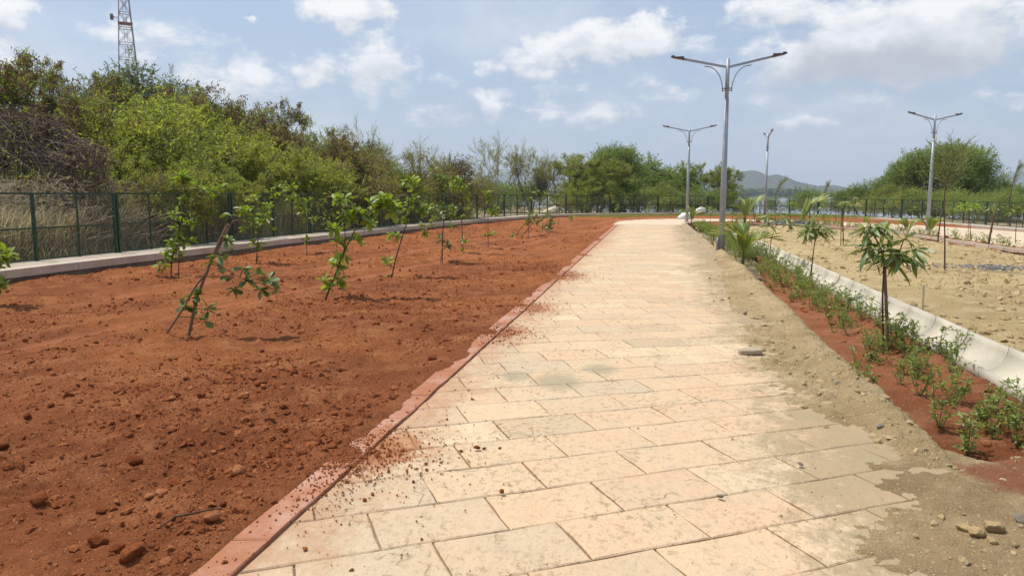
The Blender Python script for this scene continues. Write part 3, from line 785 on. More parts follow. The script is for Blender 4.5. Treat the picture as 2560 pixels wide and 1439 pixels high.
for k_ in range(len(fp)-1):
    a, b = fp[k_], fp[k_+1]; rz = math.atan2(b[1]-a[1], b[0]-a[0]); h = hs(a)
    dz = b[2]-a[2]; ry = -math.asin(max(-1, min(1, dz/PL)))
    T = Vector((math.cos(rz), math.sin(rz), 0))
    # every third joint has two posts side by side
    offs = (-.05, .05) if k_ % 2 == 1 else (0.0,)
    for of in offs:
        o = link('post', post_m, fence, Vector(a)+T*of+Vector((0, 0, -.02))); o.rotation_euler = (0, 0, rz); o.scale = (1, 1, h*1.01)
    o = link('mullion', mull_m, fence, Vector((a+b)/2)); o.rotation_euler = (0, 0, rz); o.scale = (1, 1, h)
    for z in (.03, .66, FH-.01):
        o = link('rail', rail_m, fence, Vector(a)+Vector((0, 0, z*h))); o.rotation_euler = (0, ry, rz)
    o = link('wire_mesh', wm_near if k_ < 16 else wm_far, fence, Vector(a)-Vector((math.sin(rz), -math.cos(rz), 0))*(-.025)); o.rotation_euler = (0, ry, rz); o.scale = (1, 1, h)

# ------------------------------------------------------------------ land beyond the fence, lake, far shore, hills
g = Geo()
NX, NY = 150, 150
X = np.sign(np.linspace(-1, 1, NX))*np.abs(np.linspace(-1, 1, NX))**2.2*260; Yv = -30+330*np.linspace(0, 1, NY)**1.4
yy_, xx_ = np.meshgrid(Yv, X, indexing='ij')
ins = inside(xx_, yy_, [tuple(p[:2]) for p in fence_line]+[(24, -40), (-12, -40)])
dl = dist_line(xx_, yy_, fence_line)
shore_x = np.interp(yy_, [-30, 40, 60, 75, 90, 130, 300], [34, 36, 30, 12, 5, -5, -20])
def shore(xx, yy):
    return smooth(0, 14, xx-np.interp(yy, [-30, 40, 55, 66, 90, 130, 300], [34, 36, 32, 14, 4, -6, -30]))
zt = -.12+.12*fbm(xx_*.3, yy_*.3, 101, 4)+.25*fbm(xx_*.06, yy_*.06, 103, 3)*smooth(2, 12, dl)
zt = zt*(1-shore(xx_, yy_))-3.6*shore(xx_, yy_)
zt = np.where(ins | (dl < .6), np.minimum(zt, -.45), zt)
idx = np.arange(NX*NY).reshape(NY, NX)
g.add(np.stack([xx_, yy_, zt], -1).reshape(-1, 3), np.stack([idx[:-1, :-1], idx[:-1, 1:], idx[1:, 1:], idx[1:, :-1]], -1).reshape(-1, 4))
g.obj('ground', M['scrub_ground'], smooth_=True)['kind'] = 'structure'
# finer, lumpy bank of spoil just behind the left fence
def z_bank(x, y):
    d = dist_line(x, y, fence_line)
    return .05+.10*fbm(x*.5, y*.5, 111, 3)+.16*np.abs(fbm(x*1.1, y*1.1, 113, 3))*smooth(.3, 1.2, d)+.03*fbm(x*5, y*5, 115, 2)-.5*smooth(6.5, 9, d)
fan(5, 60, 260, 260, -1.5, .2, z_bank, lambda x, y: (dist_line(x, y, fence_line) < 9) & ~inside(x, y, [tuple(p[:2]) for p in offset(fence_line, -.14)]+[(24, -40), (-12, -40)]), 'sandy_bank', M['scrub_ground'])['kind'] = 'structure'
g = Geo(); g.add([(-3500, 20, -2.0), (4500, 20, -2.0), (4500, 980, -2.0), (-3500, 980, -2.0)], [(0, 1, 2, 3)])
g.obj('lake', M['water'])['kind'] = 'structure'
g = Geo(); NXs = 60; V = []
for k_ in range(NXs+1):
    x = -4500+10000*k_/NXs
    V += [(x, 950+30*math.sin(k_*.9), -2.3), (x, 990+30*math.sin(k_*.9), -1.0), (x, 9000, 0.0)]
g.add(V, [(k_*3+j, k_*3+3+j, k_*3+4+j, k_*3+1+j) for k_ in range(NXs) for j in (0, 1)])
g.obj('far_shore', M['hill'])['kind'] = 'structure'
r = np.random.default_rng(5); g = Geo()
n = 900; xs = r.uniform(-600, 1100, n); ys = 960+r.uniform(0, 60, n)+10*np.sin(xs*.03)
hts = (8+5*fbm(xs*.012, xs*0, 121, 3)+5*fbm(xs*.05, xs*0, 123, 2))*(1+.35*(r.random(n)-.5))
V = ICO_V[None]*(1+.22*r.standard_normal((n, 12, 1)).clip(-1.5, 1.5))*np.stack([hts*r.uniform(.5, .95, n), hts*.5, hts*.55], 1)[:, None]+np.stack([xs, ys, -1.5+hts*.45], 1)[:, None]
g.add(V.reshape(-1, 3), (ICO_F[None]+12*np.arange(n)[:, None, None]).reshape(-1, 3))
# leafy outline
P = np.repeat(np.stack([xs, ys, -1.5+hts*.55], 1), 4, 0)+r.standard_normal((n*4, 3))*np.array([3.2, 2, 2.4]); P[:, 2] = np.maximum(P[:, 2], -1)
S = r.uniform(.7, 1.6, len(P)); rocks(g, P, S, 8, .8, .3)
tag(g.obj('distant_wood', M['lf_far']), 'dark line of trees on the far shore of the lake', 'wood', kind='stuff')

def ridge(name, prof, D, depth, seed, base=-2):
    us = [p[0] for p in prof]; vs = [p[1] for p in prof]; nx, ny = 160, 60
    U = np.linspace(us[0], us[-1], nx); Hh = np.interp(U, us, [(485-v)/F_PX*D+EYE for v in vs]); Xc = (U-1280)/F_PX*D
    V = []
    for j in range(ny):
        t = j/(ny-1)*2-1; y = D+depth*t
        prof_t = math.cos(t*math.pi/2)**1.0
        rr = np.abs(fbm(Xc*.0035+seed, np.full(nx, y)*.0022, 131+seed, 5, .55))
        z = base+(Hh-base)*prof_t*(1-.30*rr*(1-prof_t**6)*1.8)+(Hh-base)*.02*fbm(Xc*.03, np.full(nx, y*.03), seed+9, 3)
        V.append(np.stack([Xc*(y/D)**.6, np.full(nx, y), np.maximum(z, base-1)], 1))
    idx = np.arange(nx*ny).reshape(ny, nx); g = Geo()
    g.add(np.concatenate(V), np.stack([idx[:-1, :-1], idx[:-1, 1:], idx[1:, 1:], idx[1:, :-1]], -1).reshape(-1, 4))
    o = g.obj(name, M['hill'], smooth_=True); o['kind'] = 'structure'; return o
ridge('hill', [(1560, 486), (1640, 465), (1690, 440), (1710, 428), (1750, 436), (1800, 426), (1822, 425), (1843, 431), (1874, 427), (1890, 434), (1901, 442), (1915, 440), (1932, 437), (1955, 446), (1971, 453), (2000, 459), (2030, 466), (2050, 464), (2072, 463), (2100, 470), (2150, 478), (2230, 484), (2300, 487)], 2900, 600, 1)
ridge('hill', [(950, 480), (1050, 462), (1120, 455), (1190, 448), (1240, 438), (1275, 430), (1300, 424), (1320, 428), (1350, 437), (1420, 446), (1500, 462), (1600, 480)], 5200, 900, 2)
ridge('hill', [(2280, 482), (2380, 470), (2440, 455), (2490, 440), (2525, 430), (2560, 434), (2640, 440), (2750, 455), (2900, 480)], 4600, 800, 3)
g = Geo(); box(g, (0, 4200, 158), (15600, 9000, 324)); hz = g.obj('haze', M['haze']); hz['kind'] = 'stuff'
hz['label'] = 'thin bluish air haze over the whole site'

# ------------------------------------------------------------------ foliage builders
def unit(a): return a/(np.linalg.norm(a, axis=-1, keepdims=True)+1e-9)
def leaf_quads(g, P, A, N, L, W, fold=.12):
    """bent diamond leaves: base P, axis A, rough normal N"""
    A = unit(A); B = unit(np.cross(N, A)); N = np.cross(A, B)
    L = np.asarray(L)[:, None]; W = np.asarray(W)[:, None]
    mid = P+A*L*.45; V = np.stack([P, mid-B*W*.5+N*W*fold, P+A*L-N*L*.06, mid+B*W*.5+N*W*fold], 1)
    F = np.arange(len(P)*4).reshape(-1, 4)
    g.add(V.reshape(-1, 3), F)
def many_tubes(g, P0, P1, r0, r1, sag=0, n=3, seg=2):
    """many thin straight or sagging twigs at once"""
    P0 = np.asarray(P0, float); P1 = np.asarray(P1, float); m = len(P0); T = unit(P1-P0)
    ref = np.where(np.abs(T[:, 2:3]) < .9, np.array([[0, 0, 1.]]), np.array([[0, 1., 0]])); B = unit(np.cross(T, ref)); N = np.cross(B, T)
    a = np.arange(n)/n*2*math.pi; ts = np.linspace(0, 1, seg+1)
    rings = []
    for t in ts:
        c = P0*(1-t)+P1*t; c = c.copy(); c[:, 2] -= np.asarray(sag)*4*t*(1-t)*-1
        r = (np.asarray(r0)*(1-t)+np.asarray(r1)*t); r = np.broadcast_to(r, (m,))[:, None, None]
        rings.append(c[:, None]+r*(np.cos(a)[None, :, None]*B[:, None]+np.sin(a)[None, :, None]*N[:, None]))
    V = np.stack(rings, 1).reshape(m, -1, 3)
    j = np.arange(n); F = np.concatenate([np.stack([k*n+j, k*n+(j+1) % n, (k+1)*n+(j+1) % n, (k+1)*n+j], -1) for k in range(seg)])
    F = (F[None]+(np.arange(m)*(seg+1)*n)[:, None, None]).reshape(-1, 4)
    g.add(V.reshape(-1, 3), F)

def lump_tree(seed, H, rx, rz, cz, nl=26, lr=.9, nleaf=7000, L=.13, W=.05, shoots=7, trunk_r=.09, stems=1, pods=0, droop=.25, spread=.8, dome=False, hollow=.62):
    """crown of leafy clumps carried on limbs; returns trunk, crown, pods meshes as Geo"""
    r = np.random.default_rng(seed); tr, cr, pd = Geo(), Geo(), Geo()
    c = []
    while len(c) < nl:
        d = r.standard_normal(3); d /= np.linalg.norm(d)
        if dome and d[2] < -.15: continue
        k = r.uniform(.45, 1.0)**.6
        c.append((d[0]*rx*k*spread, d[1]*rx*k*spread, cz+d[2]*rz*k*spread))
    c = np.array(c); c[:, 2] = np.maximum(c[:, 2], lr*.5); R_ = lr*r.uniform(.6, 1.35, nl)
    bases = [(r.normal(0, .15*stems), r.normal(0, .15*stems), -.1) for _ in range(stems)]
    tops = []
    for b in bases:
        top = np.array([b[0]*2.2+r.normal(0, .3), b[1]*2.2+r.normal(0, .3), cz*.95]); pts = []
        for t in np.linspace(0, 1, 7): pts.append(np.array(b)*(1-t)+top*t+np.array([r.normal(0, .06*H/5), r.normal(0, .06*H/5), 0])*(t > 0))
        tube(tr, pts, np.linspace(trunk_r, trunk_r*.35, 7), 7); tops.append(pts)
    for k in range(nl):
        pts = tops[k % stems]; p = pts[r.integers(2, 7)]; q = c[k]
        m_ = (p+q)/2+np.array([0, 0, -.12*np.linalg.norm(q-p)])+r.normal(0, .08, 3)
        tube(tr, [p, m_, q], [trunk_r*.38, trunk_r*.25, trunk_r*.12], 4, False)
    # twigs
    nt = nl*10; k = r.integers(0, nl, nt); d = unit(r.standard_normal((nt, 3))+np.array([0, 0, .35]))
    many_tubes(tr, c[k], c[k]+d*R_[k][:, None]*r.uniform(.8, 1.15, nt)[:, None], .012, .004, 0, 3, 1)
    # leaves in the clump shells
    n1 = int(nleaf*.68); w_ = R_**2/np.sum(R_**2); k = r.choice(nl, n1, p=w_); d = unit(r.standard_normal((n1, 3))+np.array([0, 0, .22]))
    rad = R_[k]*(hollow+(1.08-hollow)*r.random(n1)**.7)
    # uneven shell
    rad *= 1+.22*np.sin(d[:, 0]*5+k)*np.cos(d[:, 1]*4+k*2)
    P = c[k]+d*rad[:, None]*np.array([1, 1, .85])
    A = unit(d*.5+r.standard_normal((n1, 3))*.7+np.array([0, 0, -droop])); N = unit(r.standard_normal((n1, 3))*.8+np.array([0, 0, 1.0])+d*.5)
    s = r.uniform(.6, 1.3, n1)
    leaf_quads(cr, P, A, N, L*s, W*s)
    # leafy shoots that break the outline
    ns = nl*shoots; k = r.integers(0, nl, ns); d = unit(r.standard_normal((ns, 3))*np.array([1, 1, .7])+np.array([0, 0, .55]))
    P0 = c[k]+d*R_[k][:, None]*.8; ln = r.uniform(.35, 1.1, ns)*max(lr, .8)*.85; P1 = P0+unit(d+np.array([0, 0, .3]))*ln[:, None]
    many_tubes(tr, P0, P1, .006, .003, 0, 3, 1)
    per = max(3, int(nleaf*.32/ns)); t = r.random((ns, per)); P = (P0[:, None]*(1-t[..., None])+P1[:, None]*t[..., None]).reshape(-1, 3)
    D_ = np.repeat(unit(P1-P0), per, 0); A = unit(r.standard_normal(P.shape)*.75+D_*.6+np.array([0, 0, -droop*.6])); N = unit(r.standard_normal(P.shape)*.6+np.array([0, 0, 1.]))
    s = r.uniform(.55, 1.2, len(P)); leaf_quads(cr, P, A, N, L*s, W*s)
    if pods:
        kk = r.integers(0, ns, pods//5); P = np.repeat(P1[kk], 5, 0)+r.normal(0, .06, (len(kk)*5, 3))
        A = unit(r.standard_normal(P.shape)*.45+np.array([0, 0, -1.])); leaf_quads(pd, P, A, unit(r.standard_normal(P.shape)), r.uniform(.12, .2, len(P)), r.uniform(.02, .035, len(P)))
    return tr, cr, pd

def branch_tree(seed, H, spread=.5, levels=5, trunk_r=.07, leaves=6, L=.10, W=.035, pods=0, stems=2, lean=0.0, curl=.18, first=.35):
    """open tree whose limbs and twigs show: recursive forks with leaves only near the tips"""
    r = np.random.default_rng(seed); tr, cr, pd = Geo(), Geo(), Geo(); tips = []; tw0, tw1 = [], []
    def grow(p, d, ln, rad, lev):
        n = 4 if lev < 2 else 3; pts = [p]; q = p.copy(); dd = d.copy()
        for _ in range(n-1):
            dd = unit(dd+r.normal(0, curl, 3)+np.array([0, 0, .06])); q = q+dd*ln/(n-1); pts.append(q)
        if rad > .012: tube(tr, pts, np.linspace(rad, rad*.66, n), 6 if lev == 0 else 4, False)
        else:
            for a_, b_ in zip(pts[:-1], pts[1:]): tw0.append(a_); tw1.append(b_)
        if lev >= levels: tips.append((pts[-1], dd, ln)); tips.append((pts[1], dd, ln)); return
        for _ in range(int(r.integers(2, 4)) + (lev == 1)):
            ax = unit(r.normal(0, 1, 3)); nd = unit(dd+ax*r.uniform(.35, .8)*spread*1.5)
            at_ = pts[-1] if r.random() < .6 else pts[-2]
            grow(at_, nd, ln*r.uniform(.6, .85), rad*.62, lev+1)
    for k in range(stems):
        a = k/stems*6.28+r.random(); d0 = unit(np.array([math.cos(a)*spread*.5+lean, math.sin(a)*spread*.5, 1.]))
        grow(np.array([math.cos(a)*.1, math.sin(a)*.1, -.1]), d0, H*first, trunk_r*r.uniform(.75, 1.1), 0)
    if tw0: many_tubes(tr, tw0, tw1, .007, .004, 0, 3, 1)
    zmax = max(t_[0][2] for t_ in tips); sc_ = H/zmax
    T = np.array([t_[0] for t_ in tips]); D_ = np.array([t_[1] for t_ in tips]); ln = np.array([t_[2] for t_ in tips])
    if leaves:
        P = np.repeat(T, leaves, 0)-np.repeat(D_, leaves, 0)*(r.random((len(T)*leaves, 1))*np.repeat(ln, leaves)[:, None]*.7)+r.normal(0, .05, (len(T)*leaves, 3))
        A = unit(r.standard_normal(P.shape)*.8+np.repeat(D_, leaves, 0)*.5+np.array([0, 0, -.15])); s = r.uniform(.6, 1.2, len(P))
        leaf_quads(cr, P, A, unit(r.standard_normal(P.shape)*.7+np.array([0, 0, 1.])), L*s, W*s)
    if pods:
        kk = r.integers(0, len(T), pods//6); P = np.repeat(T[kk], 6, 0)+r.normal(0, .05, (len(kk)*6, 3))
        A = unit(r.standard_normal(P.shape)*.5+np.array([0, 0, -1.])); leaf_quads(pd, P, A, unit(r.standard_normal(P.shape)), r.uniform(.11, .19, len(P)), r.uniform(.02, .035, len(P)))
    for g in (tr, cr, pd):
        g.v = [v*sc_ for v in g.v]
    return tr, cr, pd

def proto(name, geos, mats):
    out = []
    for nm, g, m_ in zip(('trunk', 'crown', 'pods'), geos, mats):
        if g.v: out.append((nm, g.mesh(name+'_'+nm, m_, nm == 'trunk')))
    return out
B_ = M['bark']; PR = {}
PR['lime'] = (5.5, proto('lime', lump_tree(1, 5.5, 2.1, 2.2, 3.1, 62, .52, 15000, .165, .046, 6, .07, 3), (B_, M['lf_lime'], M['pods'])))
PR['lime2'] = (4.2, proto('lime2', lump_tree(2, 4.2, 2.0, 1.7, 2.3, 54, .48, 12500, .165, .046, 6, .05, 4), (B_, M['lf_lime'], M['pods'])))
PR['mid'] = (5.5, proto('mid', lump_tree(3, 5.5, 2.2, 2.2, 3.1, 60, .55, 14000, .16, .05, 6, .08, 2, 700), (B_, M['lf_mid'], M['pods'])))
PR['dark'] = (6.5, proto('dark', lump_tree(4, 6.5, 2.2, 2.6, 3.8, 58, .62, 13500, .17, .05, 6, .12, 1, 0, .5), (B_, M['lf_dark'], M['pods'])))
PR['olive'] = (3.6, proto('olive', lump_tree(5, 3.6, 2.0, 1.5, 1.9, 48, .48, 9500, .14, .04, 6, .05, 4, 200), (B_, M['lf_olive'], M['pods'])))
PR['pod'] = (6.0, proto('pod', branch_tree(6, 6.0, .62, 6, .075, 7, .14, .045, 8000, 2), (B_, M['lf_mid'], M['pods'])))
PR['pod2'] = (5.0, proto('pod2', branch_tree(16, 5.0, .7, 6, .065, 6, .13, .035, 4200, 3), (B_, M['lf_olive'], M['pods'])))
PR['limeb'] = (5.5, proto('limeb', branch_tree(26, 5.5, .66, 6, .07, 11, .17, .05, 600, 3), (B_, M['lf_lime'], M['pods'])))
PR['midb'] = (5.5, proto('midb', branch_tree(27, 5.5, .62, 6, .07, 10, .16, .05, 1500, 3), (B_, M['lf_mid'], M['pods'])))
PR['bare'] = (6.0, proto('bare', branch_tree(7, 6.0, .55, 6, .07, 4, .10, .035, 300, 3, .12, .14), (B_, M['lf_lime'], M['pods'])))
PR['bare2'] = (5.5, proto('bare2', branch_tree(8, 5.5, .62, 6, .06, 3, .10, .035, 500, 3, .2, .16), (B_, M['lf_lime'], M['pods'])))
PR['round'] = (6.0, proto('round', lump_tree(9, 6.0, 3.5, 2.7, 3.2, 100, .72, 28000, .16, .06, 6, .16, 3, 0, .2, .85, True), (B_, M['lf_mangrove'], M['pods'])))
PR['green'] = (5.0, proto('green', lump_tree(10, 5.0, 2.2, 2.1, 2.8, 60, .58, 18000, .15, .06, 6, .1, 2, 0, .2), (B_, M['lf_mangrove'], M['pods'])))
PR['rust'] = (4.0, proto('rust', lump_tree(11, 4.0, 1.9, 1.7, 2.1, 28, .75, 11000, .13, .045, 8, .08, 2, 350), (B_, M['lf_rust'], M['pods'])))
PR['bush'] = (2.0, proto('bush', lump_tree(12, 2.0, 1.3, .95, 1.0, 20, .5, 9000, .09, .032, 10, .03, 5), (B_, M['lf_lime'], M['pods'])))
PR['bushm'] = (2.2, proto('bushm', lump_tree(13, 2.2, 1.4, 1.05, 1.1, 20, .55, 9000, .09, .04, 8, .03, 4), (B_, M['lf_mangrove'], M['pods'])))

TREES = []
def tree(kind, u, vtop, D_, label, cat='tree', name=None, wx=1.0, group=None, base=-.1):
    H0, parts = PR[kind]
    q = atY(u, vtop, D_); x = q.x; htop = q.z-base
    s = htop/H0*.97
    o = thing(name or {'tree': 'scrub_tree', 'bush': 'bush'}[cat], label, cat, (x, D_, base), rnd.uniform(0, 6.28), group)
    for nm, me in parts:
        ch = link(nm, me, o)
        if nm != 'trunk': ch['kind'] = 'stuff'
    o.scale = (s*wx, s*wx, s)
    return o
G1 = 'scrub trees behind the left fence'
tree('pod', -30, 95, 21.5, 'tall open tree hung with purple-brown pods at the far left edge', group=G1)
tree('pod', 70, 88, 22.6, 'tallest pod-laden tree left of the lattice tower, its twigs against the sky', group=G1)
tree('pod2', 120, 180, 21.5, 'brown-podded tree between the far left edge and the ivy-dark tree', group=G1)
tree('dark', 168, 172, 26.0, 'narrow dark tree clothed in creeper left of the lattice tower', group=G1, wx=.5)
tree('dark', 300, 122, 33.9, 'tall dark feathery tree directly below the lattice tower', group=G1, wx=.95)
tree('dark', 245, 165, 32.8, 'dark tree touching the left side of the tall one below the tower', group=G1, wx=.8)
tree('dark', 405, 165, 35.0, 'drooping dark tree just right of the lattice tower', group=G1, wx=.8)
tree('limeb', 300, 205, 24.9, 'bright yellow-green feathery tree in front of the tall dark one', group=G1, wx=1.05)
tree('lime2', 395, 215, 23.7, 'yellow-green tree right of the bright feathery one, brown tips on top', group=G1, wx=1.1)
tree('midb', 215, 235, 24.9, 'mid-green tree rising behind the dry creeper mound', group=G1)
tree('mid', 60, 215, 24.9, 'mid-green tree under the tall pod-laden one', group=G1, wx=1.1)
tree('mid', -40, 220, 23.7, 'mid-green tree cut by the left edge of the view', group=G1)
tree('limeb', 465, 235, 26.0, 'lime-green tree with a full leafy crown above the first leaning sapling', group=G1, wx=1.0)
tree('pod2', 480, 195, 29.4, 'open tree with reddish pods right of the yellow-green tree', group=G1)
tree('pod2', 555, 225, 29.4, 'arching tree of rusty pods with pale sky showing through', group=G1, wx=1.1)
tree('pod', 655, 228, 31.6, 'dark rounded pod tree rising highest above the middle of the left scrub', group=G1, wx=.85)
tree('midb', 640, 270, 32.8, 'mid-green tree filling in under the dark rounded pod tree', group=G1)
tree('lime2', 570, 285, 28.2, 'lime-green thicket tree under the rusty arching one', group=G1)
tree('olive', 700, 330, 30.5, 'olive thicket tree right of the lime-green thicket', group=G1, wx=1.15)
tree('midb', 745, 300, 36.2, 'mid-green tree with brown tips left of the open twiggy tree', group=G1, wx=.9)
tree('bare', 868, 268, 34.0, 'open twiggy tree with a fan of brown seed heads above the scrub', group=G1, wx=.9)
tree('mid', 800, 322, 33.0, 'mid-green tree just left below the fan-shaped twiggy tree', group=G1, wx=.9)
tree('lime2', 790, 370, 29.0, 'lime-green low tree behind the leaning leafy sapling', group=G1, wx=1.2)
tree('olive', 880, 375, 31.0, 'olive low tree under the fan-shaped twiggy tree', group=G1, wx=1.2)
tree('dark', 930, 330, 37.0, 'small dark tree right of the fan-shaped twiggy tree', group=G1, wx=.6)
tree('bare2', 1010, 328, 37.0, 'bare-limbed tree with brown pods above the tall slim sapling', group=G1, wx=1.0)
tree('bare', 965, 345, 38.0, 'smaller bare-limbed tree left of the brown-podded one', group=G1, wx=.8)
tree('mid', 980, 392, 36.0, 'green tree at the foot of the bare-limbed pair', group=G1, wx=1.1)
tree('lime2', 905, 400, 34.0, 'pale green thicket beyond the third fence bay group', group=G1, wx=1.2)
tree('bare2', 1085, 370, 41.0, 'thin grey bare tree left of the rust-coloured one', group=G1, wx=.9)
tree('rust', 1130, 388, 42.0, 'rust-brown leaved tree with a dark pointed top', group=G1, wx=1.0)
tree('olive', 1060, 410, 40.0, 'olive-green thicket tree left of the rust-brown one', group=G1, wx=1.3)
tree('olive', 1180, 425, 46.0, 'low olive tree right of the rust-brown one', group=G1)
for (k_, u_, v_, d_, w_, l_) in [('midb', 440, 200, 30, 1.0, 'mid-green tree filling the skyline between the drooping dark tree and the reddish one'), ('midb', 520, 245, 31, 1.1, 'mid-green tree behind the arching rusty one'), ('mid', 600, 262, 33, 1.1, 'green tree behind the gap left of the dark rounded pod tree'),
        ('pod2', 705, 275, 32, 1.1, 'brown-podded tree right of the dark rounded one'), ('limeb', 690, 345, 27, 1.1, 'lime-green open tree in front of the olive thicket'), ('midb', 830, 345, 33, 1.1, 'mid-green open tree under the fan-shaped twiggy one'),
        ('pod', 350, 175, 33, .9, 'podded tree behind the yellow-green one, its tips on the skyline'), ('limeb', 180, 300, 22, .8, 'lime-green open growth at the right shoulder of the creeper mound'), ('midb', 900, 350, 36, 1.0, 'green tree on the skyline right of the fan-shaped twiggy tree')]:
    tree(k_, u_, v_, d_, l_, group=G1, wx=w_)
G2 = 'trees beyond the far fence'
tree('green', 2235, 425, 62, 'green tree closing the gap between the low rounded tree and the dome', group=G2, wx=1.2)
tree('green', 2500, 425, 60, 'green tree on the right shoulder of the dome-shaped one', group=G2, wx=1.2)
tree('round', 2120, 470, 66, 'broad low green tree at the left end of the right-hand grove', group=G2, wx=1.1)
tree('bare', 1250, 312, 62.0, 'tall slender half-bare tree standing clear of the scrub in the centre', group=G2, wx=.95)
tree('bare2', 1330, 340, 62.0, 'leaning half-bare tree right of the tallest slender one', group=G2, wx=.95)
tree('bare2', 1395, 362, 61.0, 'spreading bare tree third from the left in the central gap', group=G2, wx=1.0)
tree('bare', 1195, 415, 60.0, 'short leaning bare tree at the left of the central gap', group=G2, wx=.9)
tree('bushm', 1285, 452, 66.0, 'low bright green bush seen between the slender bare trees', 'bush', wx=1.6, group='bushes beyond the far fence')
tree('bushm', 1230, 458, 60.0, 'low green bush under the tallest slender bare tree', 'bush', wx=1.4, group='bushes beyond the far fence')
tree('dark', 1350, 410, 64.0, 'small dark ivy-clad tree under the leaning half-bare one', group=G2, wx=.6)
tree('midb', 1465, 372, 63, 'brown-tinged green tree left of the big round green crown', group=G2, wx=1.5)
tree('round', 1540, 350, 66.0, 'biggest bright green crown in the central group beyond the fence', group=G2, wx=.78)
tree('green', 1490, 405, 66.0, 'lower green tree in front of the brown-tinged one', group=G2, wx=1.3)
tree('green', 1600, 378, 68.0, 'green crown right of the biggest one, sloping down towards the lamp', group=G2, wx=1.5)
tree('green', 1645, 398, 70.0, 'small dark green crown between the green ones and the far lamp', group=G2, wx=1.3)
tree('green', 1570, 430, 63.0, 'low green tree under the central green crowns', group=G2, wx=1.4)
tree('green', 1690, 406, 66.0, 'yellowish green round tree behind the farther left street lamp', group=G2, wx=1.3)
tree('mid', 1660, 448, 62.0, 'dark brown-green tree with a hollow shaded base left of the far lamp', group=G2, wx=1.2)
tree('midb', 1765, 394, 66.0, 'airy green tree between the two left street lamps', group=G2, wx=1.1)
tree('green', 1815, 455, 66.0, 'low green tree just right of the near street lamp', group=G2, wx=.9)
tree('bushm', 1745, 470, 62.0, 'green bush between the two left street lamps', 'bush', wx=1.6, group='bushes beyond the far fence')
tree('round', 2370, 343, 60.0, 'largest dense dome-shaped tree, behind the right street lamp', group=G2, wx=1.12)
tree('round', 2290, 385, 62.0, 'left shoulder of the dense grove behind the right street lamp', group=G2, wx=.9)
tree('green', 2450, 420, 58.0, 'dense green tree at the right foot of the dome-shaped one', group=G2, wx=1.0)
tree('green', 2165, 445, 64.0, 'rounded low green tree left of the dome-shaped one', group=G2, wx=1.15)
tree('mid', 2225, 452, 60.0, 'brownish low tree between the low green one and the dome-shaped one', group=G2, wx=1.2)
tree('green', 2535, 455, 52.0, 'green tree at the right edge of the view beyond the fence', group=G2, wx=1.1)
tree('olive', 2490, 470, 50.0, 'olive low tree right of the dome-shaped one', group=G2, wx=1.1)
tree('green', 2640, 450, 52.0, 'green tree beyond the right edge of the photo', group=G2, wx=1.1)
for (u, v, D_, k, wx, lb) in [(2045, 472, 66, 'bushm', 1.6, 'rounded green bush against the lake below the hill slope'), (1990, 492, 65, 'bushm', 1.2, 'small bush against the lake left of the rounded one'),
        (1930, 490, 66, 'bushm', 1.0, 'small green bush just right of the slanting far lamp'), (2100, 500, 65, 'bushm', 1.0, 'lowest bush against the lake between rounded bush and low tree'),
        (1870, 495, 64, 'bushm', 1.1, 'small green bush left of the open water'), (2290, 470, 55, 'bush', 1.5, 'yellow-green bush under the left side of the dome tree'),
        (2400, 478, 52, 'bush', 1.6, 'yellow-green bush behind the fence under the dome tree'), (2330, 482, 53, 'bushm', 1.5, 'green bush right behind the fence at the right street lamp'),
        (2480, 488, 46, 'bushm', 1.5, 'green bush pressed against the right fence'), (2560, 480, 44, 'bushm', 1.4, 'green bush at the right edge behind the fence'),
        (2150, 492, 61, 'bushm', 1.6, 'green bush below the left side of the low rounded tree'), (2200, 490, 58, 'bush', 1.6, 'light green bush below the right side of the low rounded tree'), (2245, 486, 57, 'bushm', 1.6, 'green bush left of the dome tree foot'),
        (2350, 470, 54, 'bushm', 1.8, 'wide dark bush under the middle of the dome tree'), (2440, 480, 49, 'bushm', 1.7, 'green bush in front of the dome tree right foot'), (2520, 485, 47, 'bush', 1.5, 'light bush near the right end of the fence'),
        (1800, 486, 63, 'bushm', 1.6, 'green bush at the shore right behind the near street lamp'), (1850, 500, 63, 'bush', 1.2, 'small light bush at the left end of the open water'),
        (1480, 462, 61, 'bush', 1.7, 'light green bush behind the fence under the brown-tinged tree'), (1560, 470, 61, 'bushm', 1.7, 'green bush behind the fence below the central crowns'),
        (1630, 474, 61, 'bush', 1.5, 'yellowish bush behind the fence left of the far lamp'), (1410, 470, 60, 'bush', 1.5, 'light green bush behind the fence under the third bare tree'),
        (1700, 478, 61, 'bushm', 1.3, 'green bush behind the fence beside the farther left lamp')]:
    tree(k, u, v, D_, lb, 'bush', wx=wx, group='bushes beyond the far fence')
G3 = 'green bushes behind the left fence'
